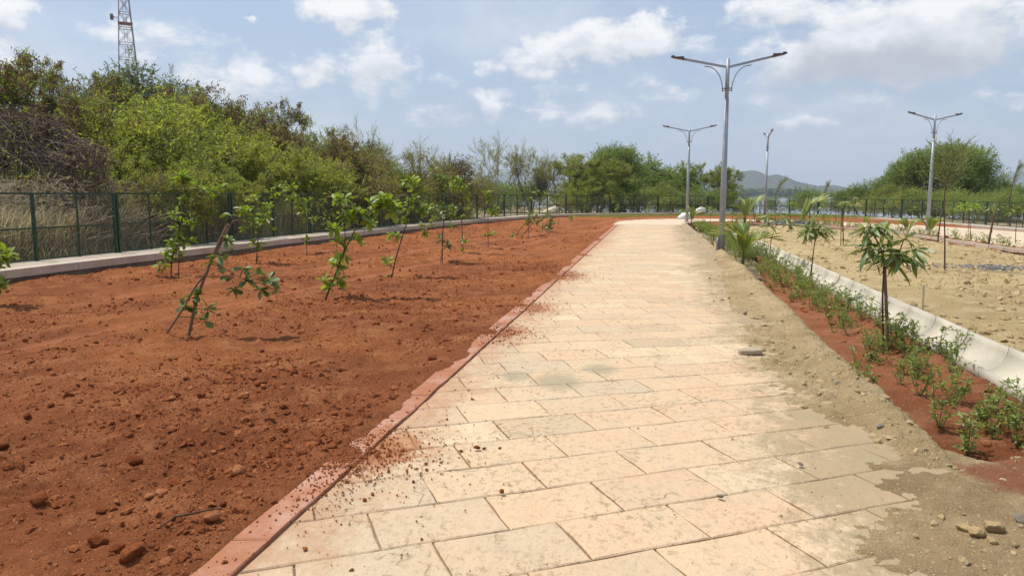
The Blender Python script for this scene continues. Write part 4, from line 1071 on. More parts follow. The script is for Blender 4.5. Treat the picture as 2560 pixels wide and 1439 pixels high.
for (u, v, D_, k, wx, lb) in [(60, 425, 17.5, 'bush', .55, 'ferny light green bush behind the first fence bay'), (235, 440, 18.5, 'bush', .5, 'small ferny bush left of the double fence post'),
        (640, 450, 26, 'bush', 1.1, 'fresh green bush above the round-headed sapling'), (330, 335, 20, 'limeb', .9, 'lime-green bushy growth right of the dry creeper mound'),
        (480, 360, 22, 'lime2', .9, 'lime-green bushy growth above the first two saplings'), (740, 430, 28, 'bush', 1.4, 'light green bush behind the second round sapling'),
        (860, 445, 32, 'bush', 1.4, 'light green bush behind the leaning leafy sapling top'), (990, 450, 37, 'bush', 1.5, 'light green bush behind the slim saplings'),
        (1090, 455, 42, 'bush', 1.5, 'light green bush left of the central gap'), (410, 400, 20, 'olive', .8, 'olive bushy growth above the leaning stake'),
        (560, 380, 23, 'limeb', .9, 'olive bushy growth above the round-headed sapling'), (-60, 400, 18, 'bush', .8, 'ferny bush cut by the left edge of the view'),
        (150, 330, 19.5, 'dark', .35, 'dark bushy growth in the hollow of the creeper mound')]:
    tree(k, u, v, D_, lb, 'bush', wx=wx, group=G3)

# mound of dry creeper at the far left
r = np.random.default_rng(21)
g = Geo(); n = 1500; cx, cy = -12.1, 18.4; rx_, ry_, H_ = 2.5, 1.4, 3.1
def dome(a, b):
    q = 1+.26*np.sin(3*a+4*b)*np.sin(b)+.18*np.sin(9*b-4*a)
    return np.stack([cx+rx_*np.sin(b)*np.cos(a)*q, cy+ry_*np.sin(b)*np.sin(a)*q, H_*np.cos(b)**.8*(1+.10*np.sin(5*a+3*b))], -1)
a0 = r.uniform(0, 6.28, n); b0 = np.abs(r.normal(.3, .5, n)).clip(0, 1.5); a1 = a0+r.normal(0, 1.0, n); b1 = (b0+r.normal(.25, .45, n)).clip(0, 1.56)
for k in range(5):
    t0, t1 = k/5, (k+1)/5
    j = r.normal(0, .16, (n, 3)) if k == 0 else j2
    j2 = j*.6+r.normal(0, .11, (n, 3))
    many_tubes(g, dome(a0+(a1-a0)*t0, b0+(b1-b0)*t0)+j, dome(a0+(a1-a0)*t1, b0+(b1-b0)*t1)+j2, .007, .006, 0, 3, 1)
P0 = dome(r.uniform(0, 6.28, 700), r.uniform(0, 1.3, 700)); many_tubes(g, P0, P0+r.normal(0, .32, (700, 3))+np.array([0, 0, .12]), .007, .004, 0, 3, 1)
mound = thing('dry_creeper', 'mound of dry grey-brown creeper draped over shrubs at the far left', 'creeper', (0, 0, 0))
g.obj('vines', M['dryvine'], mound)['kind'] = 'stuff'
g = Geo(); n = 5200; a = r.uniform(0, 6.28, n); b = np.abs(r.normal(.5, .5, n)).clip(0, 1.55); P = dome(a, b)*1.0+r.normal(0, .10, (n, 3))
leaf_quads(g, P, r.standard_normal((n, 3))+np.array([0, 0, -.6]), r.standard_normal((n, 3)), r.uniform(.06, .16, n), r.uniform(.01, .03, n))
g.obj('dead_leaves', M['dryvine'], mound)['kind'] = 'stuff'
g = Geo(); n = 2600; a = r.uniform(0, 6.28, n); b = np.abs(r.normal(.9, .4, n)).clip(0, 1.5); P = dome(a, b)*.99+r.normal(0, .16, (n, 3))
leaf_quads(g, P, r.standard_normal((n, 3)), r.standard_normal((n, 3))+np.array([0, 0, 1.]), r.uniform(.06, .15, n), r.uniform(.02, .04, n)); g.obj('green_leaves', M['lf_lime'], mound)['kind'] = 'stuff'

# dry brush and weeds in the strip behind the left fence
r = np.random.default_rng(22)
T = np.gradient(fence_line[:, :2], axis=0); T = unit(T); NL = np.stack([-T[:, 1], T[:, 0]], 1)
def strip_points(n, d0, d1, i0, i1, power=1.0):
    t = i0+(i1-i0)*r.random(n)**power; i = np.floor(t).astype(int); f = (t-i)[:, None]
    p = fence_line[i, :2]*(1-f)+fence_line[i+1, :2]*f; d = r.uniform(d0, d1, n)[:, None]
    return p+NL[i]*d
def arcs(g, XY, h, spread, rad, z0=0.0, k=3, r=r, droop=.35):
    n = len(XY); a = r.uniform(0, 6.28, n); h = h*r.uniform(.5, 1.15, n); sp = spread*r.uniform(.2, 1.2, n)
    P = [np.column_stack([XY, np.full(n, z0)])]
    for j in range(1, k+1):
        t = j/k; P.append(np.column_stack([XY[:, 0]+np.cos(a)*sp*t**1.6, XY[:, 1]+np.sin(a)*sp*t**1.6, z0+h*(t-droop*t**3)])+r.normal(0, .02, (n, 3)))
    for p, q, j in zip(P[:-1], P[1:], range(k)): many_tubes(g, p, q, rad*(1-j/k*.5), rad*(1-(j+1)/k*.6), 0, 3, 1)
    return P
br = Geo()
arcs(br, strip_points(8500, .8, 3.4, 3, 55, 1.3), 1.95, 1.1, .0085, -.1, 3)
arcs(br, strip_points(2500, 1.5, 5.0, 3, 30), 2.3, 1.5, .007, -.1, 4, droop=.5)
XY = strip_points(1800, .9, 4.8, 3, 55); P0 = np.column_stack([XY, r.uniform(.2, 1.9, len(XY))]); P1 = P0+r.normal(0, .45, P0.shape)*np.array([1, 1, .5])
many_tubes(br, P0, P1, .006, .004, 0, 3, 1)
tag(br.obj('dry_brush', M['dry']), 'tangle of dry grey-brown brush behind the left fence', 'dry brush', kind='stuff')
wd = Geo(); n = 11000; XY = strip_points(n, .9, 5.2, 3, 60, 1.1); z = r.uniform(0, 1.0, n)**1.1*1.9; P = np.column_stack([XY, z])
dens_ = vnoise(XY[:, 0]*.9, XY[:, 1]*.9, 201) > .42; P = P[dens_]
leaf_quads(wd, P, r.standard_normal(P.shape)+np.array([0, 0, .5]), r.standard_normal(P.shape)+np.array([0, 0, 1.]), r.uniform(.06, .15, len(P)), r.uniform(.015, .04, len(P)))
tag(wd.obj('weeds', M['lf_olive']), 'green weeds growing through the dry brush behind the left fence', 'weeds', kind='stuff')
dd = Geo(); n = 42000; XY = strip_points(n, .7, 3.6, 3, 60, 1.2); P = np.column_stack([XY, r.uniform(0, 1., n)*1.95])
leaf_quads(dd, P, r.standard_normal(P.shape)+np.array([0, 0, -.4]), r.standard_normal(P.shape), r.uniform(.08, .26, n), r.uniform(.010, .024, n))
dd.obj('dry_litter', M['dry']); bpy.data.objects['dry_litter']['kind'] = 'stuff'; tag(bpy.data.objects['dry_litter'], 'dead leaves and stalks caught in the brush', 'dry litter', kind='stuff')
# blades of fresh and dry grass near the fence
def blades(name, mat, XY, h, wdt, seed, z0=0.0, lean=.5):
    r = np.random.default_rng(seed); n = len(XY); a = r.uniform(0, 6.28, n); hh = h*r.uniform(.4, 1.2, n); d = np.column_stack([np.cos(a), np.sin(a)])
    P0 = np.column_stack([XY, np.full(n, z0)]); P1 = P0+np.column_stack([d*hh[:, None]*.25*lean, hh*.6]); P2 = P0+np.column_stack([d*hh[:, None]*.9*lean, hh*.9])
    s = np.column_stack([-d[:, 1], d[:, 0], np.zeros(n)])*wdt/2
    g = Geo(); V = np.stack([P0-s, P0+s, P1+s*.8, P1-s*.8, P2], 1).reshape(-1, 3); b = np.arange(n)*5
    g.add(V, np.stack([b, b+1, b+2, b+3], 1)); g.f.append((3, np.stack([b+3, b+2, b+4], 1).ravel(), n))
    return g.obj(name, mat)
tag(blades('dry_grass', M['straw'], strip_points(9000, .25, 3.5, 3, 62, 1.2), .55, .012, 31), 'pale dry grass on the sandy bank behind the fence', 'dry grass', kind='stuff')
tag(blades('tall_dry_grass', M['straw'], strip_points(24000, .8, 2.8, 3, 90, 1.05), 1.35, .024, 34, 0, .5), 'tall pale dry grass standing among the brush behind the fence', 'dry grass', kind='stuff')
XY = np.concatenate([np.array([-11.0, 16.0])+r.normal(0, .30, (500, 2)), np.array([-10.6, 17.0])+r.normal(0, .22, (260, 2))])
tag(blades('green_grass', M['lf_weed'], XY, .95, .016, 32, 0, .6), 'tuft of long green grass behind the fence left of the double post', 'grass', kind='stuff')
# low weeds in front of the far ledge and between path and fence on the right
def inner_strip(n, d0, d1, i0, i1):
    t = i0+(i1-i0)*r.random(n); i = np.floor(t).astype(int); f = (t-i)[:, None]
    return fence_line[i, :2]*(1-f)+fence_line[i+1, :2]*f-NL[i]*r.uniform(d0, d1, n)[:, None]
XY = inner_strip(6500, 1.2, 5.5, 105, 170); k = vnoise(XY[:, 0]*1.1, XY[:, 1]*1.1, 301) > .35; XY = XY[k]
lpoly = loop_poly; XY = XY[~inside(XY[:, 0], XY[:, 1], lpoly)]
blades('ground_weeds', M['lf_weed'], XY, .13, .035, 33, .0, .9)
tag(bpy.data.objects['ground_weeds'], 'low green weeds on the red soil along the far ledge', 'weeds', kind='stuff')

# ------------------------------------------------------------------ telecom tower
D_ = 120.0; tx = atY(313, 60, D_).x
tower = thing('lattice_tower', 'tall square grey and dull red steel lattice mast rising behind the scrub at the left', 'tower', (tx, D_, -.3), R(28))
HT = 41.4
def half(z): return 2.45-.0547*z
legs_c = [(-1, -1), (1, -1), (1, 1), (-1, 1)]
secs = np.arange(0, HT+.1, 2.3)
for sx, sy in legs_c:
    g = Geo(); tube(g, [(sx*half(z), sy*half(z), z) for z in secs], .085, 5); g.obj('leg', M['tower_white'], tower)
for k_ in range(len(secs)-1):
    z0, z1 = secs[k_], secs[k_+1]; g = Geo(); zm = (z0+z1)/2
    for q in range(4):
        a, b = legs_c[q], legs_c[(q+1) % 4]
        A0 = (a[0]*half(z0), a[1]*half(z0), z0); B0 = (b[0]*half(z0), b[1]*half(z0), z0); A1 = (a[0]*half(z1), a[1]*half(z1), z1); B1 = (b[0]*half(z1), b[1]*half(z1), z1)
        tube(g, [A0, B1], .035, 4, False); tube(g, [B0, A1], .035, 4, False); tube(g, [A0, B0], .045, 4, False)
    g.obj('lattice', M['tower_red'] if (k_//3) % 2 == 0 else M['tower_white'], tower)
g = Geo(); 
for sx in (-.2, .2): tube(g, [(sx, .1, 0), (sx, .1, HT-1)], .03, 4)
for z in np.arange(.5, HT-1, .6): tube(g, [(-.2, .1, z), (.2, .1, z)], .018, 3, False)
g.obj('ladder', M['tower_white'], tower)
g = Geo(); box(g, (0, 0, 28.3), (half(28)*2+.25, half(28)*2+.25, .10)); g.obj('platform', M['tower_red'], tower)
g = Geo(); pts = [(0, 0, 0), (.30, 0, 0), (.34, 0, 0)]
tube(g, [(-2.0, -.3, 29.1), (-1.6, -.35, 29.1)], [.5, .48], 14); tube(g, [(-1.6, -.35, 29.1), (-.8, -.5, 29.0)], .06, 5)
g.obj('dish_antenna', M['dish'], tower)
g = Geo(); box(g, (0, 0, .1), (6.5, 6.5, .8)); g.obj('base_block', M['footing'], tower)

# ------------------------------------------------------------------ street lamps
def lamp(p, H_, ax_ang, label, conduit=False):
    o = thing('street_lamp', label, 'street lamp', p, ax_ang, 'street lamps along the path')
    g = Geo(); tube(g, [(0, 0, 0), (0, 0, H_*.42), (0, 0, H_*.80)], [.088, .074, .060], 12); tube(g, [(0, 0, H_*.80), (0, 0, H_)], [.052, .050], 12); g.obj('pole', M['galv'], o, True)
    g = Geo(); box(g, (0, 0, .015), (.34, .34, .03)); g.obj('base_plate', M['galv'], o)
    for sx in (-1, 1):
        for sy in (-1, 1):
            g = Geo(); tube(g, [(sx*.13, sy*.13, .03), (sx*.13, sy*.13, .085)], .014, 6); g.obj('bolt', M['galv'], o)
    g = Geo(); box(g, (0, -.083, .62), (.075, .012, .26)); g.obj('access_door', M['galv'], o)
    if conduit:
        g = Geo(); tube(g, [(-.12, -.05, -.05), (-.115, -.05, .30), (-.11, -.05, .42)], .030, 8); g.obj('conduit', M['pipe'], o, True)
    zc = H_-.82
    for dz in (0, .055):
        g = Geo(); box(g, (0, 0, zc+dz), (.27, .16, .012)); g.obj('clamp', M['galv'], o)
    for s in (-1, 1):
        a0 = Vector((s*.05, 0, H_-.21)); a1 = Vector((s*1.36, 0, H_+.07)); g = Geo(); bar(g, a0, a1, .06, .055); g.obj('arm', M['galv'], o)
        g = Geo(); pts = []
        for t in np.linspace(0, 1, 10):
            th = t*math.pi/2; pts.append((s*(.115+.42*(1-math.cos(th))), 0, zc-.03+(.66)*math.sin(th)))
        tube(g, pts, .014, 6); box(g, (s*.56, 0, zc+.635), (.09, .04, .02)); g.obj('brace', M['galv'], o, True)
        d = (a1-a0).normalized(); g = Geo(); c_ = a1-d*.12; bar(g, c_-d*.13, c_+d*.14, .10, .05); box(g, c_+Vector((0, 0, .035)), (.2, .08, .03)); hd = g.obj('lamp_head', M['luminaire'], o)
        g = Geo(); bar(g, a1+d*.02, a1+d*.13, .085, .03); box(g, a1+d*.07+Vector((0, 0, .03)), (.08, .06, .03)); g.obj('lamp_tip', M['luminaire'], hd)
        g = Geo(); bar(g, c_-d*.10-Vector((0, 0, .029)), c_+d*.2-Vector((0, 0, .029)), .07, .008); g.obj('lens', M['lens'], hd)
    return o
pk = at(1803, 632); lamp(pk, 5.16, -math.atan(K), 'nearest and tallest-looking grey twin-arm street lamp beside the path', True)
lamp(at(1717, 556), 5.3, -.12, 'grey twin-arm street lamp at the far left end of the planting bed')
lamp(at(1911, 556), 5.1, R(80), 'farther grey street lamp whose arms point end-on to the view')
lamp(at(2318, 577), 5.3, R(14)+.0, 'grey twin-arm street lamp at the right beyond the sand plot')

# ------------------------------------------------------------------ saplings
def leaf_mesh(kind, seed):
    r = random.Random(seed)
    if kind == 'mango': prof = [(0, .02), (.2, .075), (.5, .10), (.8, .06), (1, .0)]; droop = .55; fold = .22
    elif kind == 'round': prof = [(0, .03), (.18, .20), (.5, .33), (.8, .27), (1, .0)]; droop = .25; fold = .22
    else: prof = [(0, .03), (.2, .15), (.5, .27), (.8, .22), (1, .0)]; droop = .22; fold = .3
    V = []; F = []
    for i, (t, w_) in enumerate(prof):
        z = -droop*t*t*.6+r.uniform(-.015, .015); w_ = w_*r.uniform(.9, 1.1)
        V += [(-w_, t-.02, z+fold*w_+r.uniform(-.02, .02)), (0, t, z), (w_, t-.02, z+fold*w_+r.uniform(-.02, .02))]
    for i in range(len(prof)-1): F += [(i*3, i*3+1, i*3+4, i*3+3), (i*3+1, i*3+2, i*3+5, i*3+4)]
    return np.array(V), F
LV = {k: [leaf_mesh(k, s) for s in range(4)] for k in ('ob', 'round', 'mango')}
LM = {}
def leaf_data(kind, i, mat):
    if (kind, i, mat) not in LM:
        g = Geo(); V, F = LV[kind][i]; g.add(V, F); LM[(kind, i, mat)] = g.mesh('leaf', M[mat], True)
    return LM[(kind, i, mat)]
def basis(A, N):
    A = Vector(A).normalized(); B = A.cross(Vector(N)).normalized(); Nn = B.cross(A)
    from mathutils import Matrix
    return Matrix((B, A, Nn)).transposed()
SAPN = 0
def sapling(label, stems, clusters, kind='ob', mat='lf_sap', L=.13, single=False, stakes=(), Y=None, dY=None, name='sapling', group=None, mound=.05, stem_mat='sapstem', droop=0.0, mound_r=.45):
    """stems and stakes: lists of ((u, v) points, radius); clusters: (u, v, radius_px, count). Drawn at the plane of the base, given depth by jitter"""
    global SAPN; SAPN += 1; r = random.Random(100+SAPN)
    b = at(*stems[0][0][0]); Y = b.y if Y is None else Y; b = Vector((atY(stems[0][0][0][0], stems[0][0][0][1], Y)))
    o = thing(name, label, 'sapling', b, 0, group)
    stem_pts = []
    for k, (pts, rad) in enumerate(stems):
        P = [atY(u, v, Y+(0 if j == 0 else r.uniform(-.05, .05)))-b for j, (u, v) in enumerate(pts)]
        if k == 0 or pts[0][1] >= stems[0][0][0][1]-14: P.insert(0, P[0]+Vector((0, 0, -.14)))
        Q = catmull([tuple(p) for p in P], 4) if len(P) > 2 else np.array([tuple(p) for p in P])
        g = Geo(); tube(g, Q, np.linspace(rad, rad*.55, len(Q)), 6); g.obj('stem', M[stem_mat], o, True); stem_pts += [Vector(q) for q in Q]
    for pts, rad in stakes:
        P = [atY(u, v, Y+.03)-b for u, v in pts]; P[0].z -= .14; g = Geo(); tube(g, P, rad, 6); g.obj('stake', M['stake'] if rad < .0175 else M['grey_stake'], o)
    tw = Geo(); lf = Geo()
    for (u, v, rp, n) in clusters:
        n = int(n*{'ob': 2.2, 'round': 1.35, 'mango': 1.2}[kind])
        R_ = rp*Y/F_PX; c = atY(u, v, Y+r.uniform(-.6, .6)*R_)-b
        near = min(stem_pts, key=lambda q: (q-c).length+.6*max(0, q.z-c.z))
        tube(tw, [near, (near+c)/2+Vector((0, 0, .02)), c], [.006, .005, .004], 4, False)
        hubs = max(1, n//9); hub = []
        for h in range(hubs):
            q = c+Vector((r.gauss(0, .42), r.gauss(0, .42), r.gauss(0, .42)))*R_ if hubs > 1 else c
            hub.append(q); tube(tw, [c, q], [.004, .003], 3, False)
        for k in range(n):
            q = hub[k % hubs]; d = Vector((r.gauss(0, 1), r.gauss(0, 1), r.gauss(0, .6)+.25)).normalized()
            P = q+d*R_*r.uniform(.05, .45)
            if kind == 'mango': P = q+d*.03; A = (Vector((d.x, d.y, d.z*.6))*1.2+Vector((0, 0, -.12-droop))).normalized()
            else: A = (d+Vector((r.gauss(0, .4), r.gauss(0, .4), r.gauss(0, .4)-.05-droop))).normalized()
            N = Vector((r.gauss(0, .45), r.gauss(0, .45), 1))
            if (q-P).length > .02: tube(tw, [q, P], [.003, .0025], 3, False)
            s = L*r.uniform(.55, 1.12); mt = basis(A, N); i = r.randrange(4); mm = mat if r.random() > .0 else mat
            if single:
                lo_ = link('leaf', leaf_data(kind, i, mm), o, P); lo_.rotation_euler = mt.to_euler(); lo_.scale = (s, s, s)
            else:
                V, F = LV[kind][i]; lf.add(V @ np.array(mt.transposed())*s+np.array(P), F)
    if tw.v: tw.obj('twigs', M['greenstem'], o)['kind'] = 'stuff'
    if lf.v:
        q = lf.obj('foliage', M[mat], o, True)
    return o
GS = 'saplings in the red soil bed'
c3 = lambda a, b: (380+a/3.129, 420+b/3.129)
def S3(*pts): return [c3(*p) for p in pts]
def C3(*cl): return [(380+a/3.129, 420+b/3.129, r_/3.129, n) for a, b, r_, n in cl]
sapling('bushy two-stemmed sapling nearest the ledge with a bright green column of leaves', [(S3((150, 848), (160, 700), (215, 480), (245, 320), (262, 210)), .016), (S3((210, 855), (212, 640), (230, 480)), .013)],
        C3((230, 70, 60, 13), (300, 140, 70, 15), (410, 150, 75, 15), (500, 160, 55, 10), (280, 250, 60, 10), (200, 370, 55, 11), (300, 440, 75, 16), (250, 540, 70, 14), (170, 590, 75, 16), (140, 690, 65, 12), (80, 740, 55, 9), (240, 690, 25, 3), (195, 480, 50, 8)), single=True, L=.145, group=GS)
sapling('nearest sapling, leaning right against its stake with a drooping dark leafy branch', [(S3((95, 1330), (235, 1110), (330, 940), (420, 820), (480, 700), (560, 560), (620, 430), (680, 405)), .014), (S3((470, 755), (560, 780), (640, 830), (740, 880)), .006)],
        C3((610, 370, 22, 3), (590, 570, 55, 9), (520, 690, 50, 5), (600, 670, 30, 3), (510, 745, 45, 5), (340, 985, 50, 8), (240, 1080, 45, 8), (340, 1100, 45, 5), (430, 1110, 60, 8), (410, 1190, 50, 5), (600, 860, 40, 5), (720, 790, 45, 5), (830, 830, 55, 7), (740, 890, 60, 9), (920, 880, 60, 11), (650, 950, 60, 8), (860, 960, 55, 9), (980, 960, 35, 3)),
        single=True, L=.125, mat='lf_sapd', stem_mat='grey_stake', stakes=[(S3((250, 1370), (350, 1010), (480, 680), (595, 440)), .019)], kind='round', group=GS, droop=.2)
sapling('round-headed lollipop sapling in front of the ledge with one leafy tuft low on its stem', [(S3((822, 740), (822, 620), (828, 490)), .012), (S3((815, 740), (822, 640), (845, 500)), .007)],
        C3((700, 330, 70, 14), (780, 280, 80, 16), (850, 350, 80, 15), (780, 420, 90, 18), (880, 430, 70, 12), (720, 480, 40, 6), (930, 470, 30, 4), (830, 595, 45, 9), (910, 300, 45, 6)), single=True, L=.15, group=GS)
sapling('sapling close to the ledge with long arching leafy top reaching left', [(S3((1212, 662), (1205, 540), (1205, 400), (1170, 290), (1060, 200), (950, 190)), .011)],
        C3((1210, 560, 38, 8), (1200, 320, 60, 13), (1250, 400, 40, 7), (1150, 290, 50, 8), (1100, 230, 55, 10), (1060, 150, 60, 11), (1000, 195, 55, 9), (930, 230, 50, 9), (1230, 260, 40, 6)), single=True, L=.15, group=GS)
sapling('leafy sapling leaning right from the middle of the bed, crown like a fan', [(S3((1360, 1022), (1420, 870), (1500, 660), (1580, 500), (1640, 380)), .016), (S3((1500, 680), (1510, 520), (1490, 300)), .008)],
        C3((1480, 240, 55, 12), (1520, 360, 60, 10), (1440, 470, 65, 12), (1560, 420, 40, 6), (1470, 590, 55, 8), (1470, 680, 60, 12), (1440, 760, 60, 12), (1400, 870, 55, 9), (1480, 870, 40, 6), (1390, 935, 25, 3), (1600, 330, 60, 11), (1700, 290, 75, 15), (1780, 240, 75, 15), (1830, 300, 70, 13), (1890, 350, 50, 8), (1710, 430, 45, 6), (1590, 560, 40, 5)), single=True, L=.15, group=GS)
sapling('thin young sapling half hidden behind the fan-crowned one', [(S3((1632, 610), (1660, 500), (1690, 420)), .007)], C3((1670, 460, 45, 10), (1730, 430, 40, 8)), L=.14, group=GS)
sapling('right-leaning sapling with a bright leafy sucker at its foot', [(S3((1875, 858), (1915, 680), (1970, 500), (2005, 370), (2010, 180)), .015)],
        C3((1845, 770, 55, 12), (1860, 840, 25, 4), (1905, 530, 50, 11), (1930, 330, 60, 12), (2000, 250, 70, 14), (2010, 150, 55, 12), (2050, 330, 55, 10), (1960, 400, 45, 7), (2110, 330, 40, 7), (1990, 110, 35, 5)), single=True, L=.145, group=GS)
c2 = lambda a, b: (980+a/3.657, 400+b/3.657)
def S2(*pts): return [c2(*p) for p in pts]
def C2(*cl): return [(980+a/3.657, 400+b/3.657, r_/3.657, n) for a, b, r_, n in cl]
sapling('tall upright sapling in the middle of the bed beside a small heap of soil', [(S2((458, 942), (462, 700), (478, 480), (455, 330), (420, 210)), .014), (S2((440, 945), (455, 850)), .008)],
        C2((400, 200, 90, 16), (490, 210, 70, 11), (470, 290, 60, 8), (385, 90, 25, 3), (420, 450, 55, 9), (500, 440, 65, 12), (470, 520, 60, 9), (560, 510, 40, 6), (450, 740, 60, 8), (510, 790, 55, 8)), single=True, L=.14, mat='lf_sapd', group=GS)
sapling('slim sapling just right of the tall upright one, dark stem and high crown', [(S2((650, 850), (640, 620), (615, 420), (570, 330)), .012), (S2((636, 845), (634, 700)), .007)],
        C2((600, 190, 60, 12), (560, 270, 65, 13), (640, 260, 60, 12), (680, 330, 50, 8), (700, 425, 30, 5), (650, 530, 30, 5), (645, 740, 35, 7), (655, 830, 25, 4), (560, 430, 35, 5)), L=.15, group=GS)
sapling('straight sapling with a small leaf tuft low down, third right of the tall upright one', [(S2((880, 805), (878, 600), (878, 320)), .012), (S2((915, 815), (918, 680)), .005)],
        C2((880, 300, 45, 11), (870, 355, 40, 8), (920, 470, 50, 12), (880, 480, 30, 5), (870, 690, 25, 6), (930, 670, 25, 5), (940, 430, 25, 4)), L=.16, group=GS)
sapling('short leafy bush-like sapling by the ledge left of the tall upright one', [(S2((300, 710), (300, 500), (305, 400)), .010)], C2((305, 660, 50, 16), (295, 580, 35, 9), (310, 490, 35, 8), (260, 410, 60, 12), (310, 440, 35, 6)), L=.16, group=GS)
sapling('thin sapling against the ledge behind the tall upright one', [(S2((558, 660), (552, 500), (555, 350)), .008)], C2((550, 600, 25, 5), (560, 500, 45, 8), (500, 675, 40, 8)), L=.16, group=GS)
sapling('sapling propped by two long slanting sticks near the far end of the bed', [(S2((1248, 700), (1250, 560), (1280, 400), (1300, 300)), .011)],
        C2((1300, 530, 60, 18), (1260, 560, 50, 12), (1340, 570, 40, 8), (1270, 360, 45, 8), (1320, 300, 40, 7), (1110, 690, 22, 5)), L=.16, mat='lf_sapd', stakes=[(S2((1100, 760), (1270, 600)), .015), (S2((1120, 740), (1160, 640), (1230, 570)), .012)], group=GS)
sapling('low dark leafy sapling standing alone right of the stick-propped one', [(S2((1376, 665), (1380, 500), (1388, 330)), .009)], C2((1420, 560, 65, 22), (1440, 620, 55, 16), (1390, 610, 35, 8), (1460, 580, 30, 6), (1400, 530, 40, 8)), L=.16, mat='lf_sapd', group=GS)
sapling('tall thin-stemmed sapling with its crown above the far fence', [(S2((1522, 590), (1528, 450), (1520, 350)), .008)], C2((1480, 290, 60, 12), (1550, 310, 60, 12), (1510, 330, 45, 8)), L=.2, mat='lf_sapd', group=GS)
for k, (u, v, h, lb) in enumerate([(1462, 538, 26, 'small leafy sapling at the far ledge, left of three'), (1540, 538, 26, 'small leafy sapling at the far ledge, middle of three'), (1619, 537, 22, 'small leafy sapling at the far ledge, right of three'),
        (1427, 560, 20, 'tiny sapling in the red soil near the far end of the bed'), (1236, 560, 44, 'thin sapling leaning on the ledge beyond the straight one'), (1080, 585, 40, 'tiny sapling hidden behind the tall upright one'), (1170, 500, 10, None)]):
    if lb is None: continue
    sapling(lb, [([(u, v), (u+2, v-h)], .008)], [(u+1, v-h*.55, 9, 8), (u+3, v-h*.9, 8, 7)], L=.17, group=GS)
sapling('bright leafy sapling cut off by the left edge of the photo', [([(-14, 762), (-16, 700), (-12, 640)], .012)], [(-2, 640, 26, 14), (14, 632, 20, 8), (8, 650, 18, 6), (-6, 718, 22, 10), (6, 712, 16, 6), (-20, 680, 30, 10)], L=.15, single=True, group=GS)

GR = 'saplings in the planting bed and sand plot'
c4 = lambda a, b: (1660+a/2.398, 500+b/2.398)
def S4(*pts): return [c4(*p) for p in pts]
def C4(*cl): return [(1660+a/2.398, 500+b/2.398, r_/2.398, n) for a, b, r_, n in cl]
sapling('large mango sapling with long drooping leaves on a double stem, nearest on the right', [(S4((1315, 880), (1310, 600), (1318, 400), (1300, 290), (1250, 200)), .013), (S4((1340, 380), (1400, 330), (1440, 230)), .009), (S4((1320, 400), (1270, 330), (1215, 240)), .008), (S4((1340, 400), (1440, 370), (1510, 330)), .008)],
        C4((1250, 180, 40, 15), (1310, 190, 45, 15), (1200, 195, 40, 12), (1220, 290, 45, 14), (1290, 300, 50, 16), (1350, 310, 50, 16), (1420, 330, 50, 16), (1380, 380, 45, 14), (1270, 380, 45, 13), (1445, 240, 45, 14), (1500, 300, 45, 14), (1480, 360, 40, 12)), kind='mango', mat='lf_mango', L=.225, single=True,
        stakes=[(S4((1350, 862), (1332, 620), (1322, 400)), .018)], droop=.15, group=GR)
sapling('mango sapling with a compact crown over the drain, second nearest on the right', [(S4((865, 515), (885, 400), (905, 240)), .015), (S4((880, 500), (890, 380), (900, 290)), .009)],
        C4((900, 150, 40, 15), (870, 180, 40, 14), (950, 180, 42, 14), (915, 200, 40, 14), (980, 195, 30, 9), (850, 200, 30, 9)), kind='mango', mat='lf_mango', L=.27, single=True, group=GR)
sapling('thin mango sapling with drooping leaf clusters behind the coconut seedling', [(S4((632, 362), (645, 230), (680, 130)), .012)],
        C4((620, 100, 40, 10), (690, 85, 42, 12), (640, 160, 35, 9), (720, 110, 40, 10), (750, 150, 28, 8)), kind='mango', mat='lf_mango', L=.32, single=True, group=GR)
sapling('stripped sapling tied to two upright sticks left in the sand plot', [(S4((1060, 275), (1062, 150), (1068, 40)), .016)], C4((1070, 10, 40, 9), (1110, 20, 40, 9), (1085, 45, 30, 6)), kind='mango', mat='lf_mango', L=.22, stakes=[(S4((1077, 275), (1071, 50)), .017)], group=GR)
c5 = lambda a, b: (2100+a/4.232, 340+b/4.232)
def S5(*pts): return [c5(*p) for p in pts]
def C5(*cl): return [(2100+a/4.232, 340+b/4.232, r_/4.232, n) for a, b, r_, n in cl]
sapling('umbrella-crowned bright green sapling on a forked prop beyond the sand plot', [(S5((1385, 1090), (1372, 880), (1365, 780)), .018), (S5((1355, 1070), (1360, 850), (1365, 790)), .014)], C5((1290, 745, 60, 14), (1350, 730, 70, 18), (1410, 745, 60, 16), (1330, 770, 60, 12)), kind='mango', mat='lf_sap', L=.30, group=GR)
sapling('pale-leaved sapling at the right edge of the photo beyond the sand plot', [(S5((1855, 1150), (1862, 980), (1880, 830)), .016)], C5((1840, 790, 60, 14), (1890, 780, 60, 14), (1930, 790, 40, 10), (1810, 800, 30, 6)), kind='mango', mat='lf_mango', L=.30, group=GR)
sapling('short sapling tied to a leaning stake at the far edge of the sand plot', [(S5((625, 1040), (655, 960), (690, 870)), .018)], C5((690, 900, 50, 12), (720, 930, 40, 8)), kind='mango', mat='lf_sap', L=.28, group=GR)
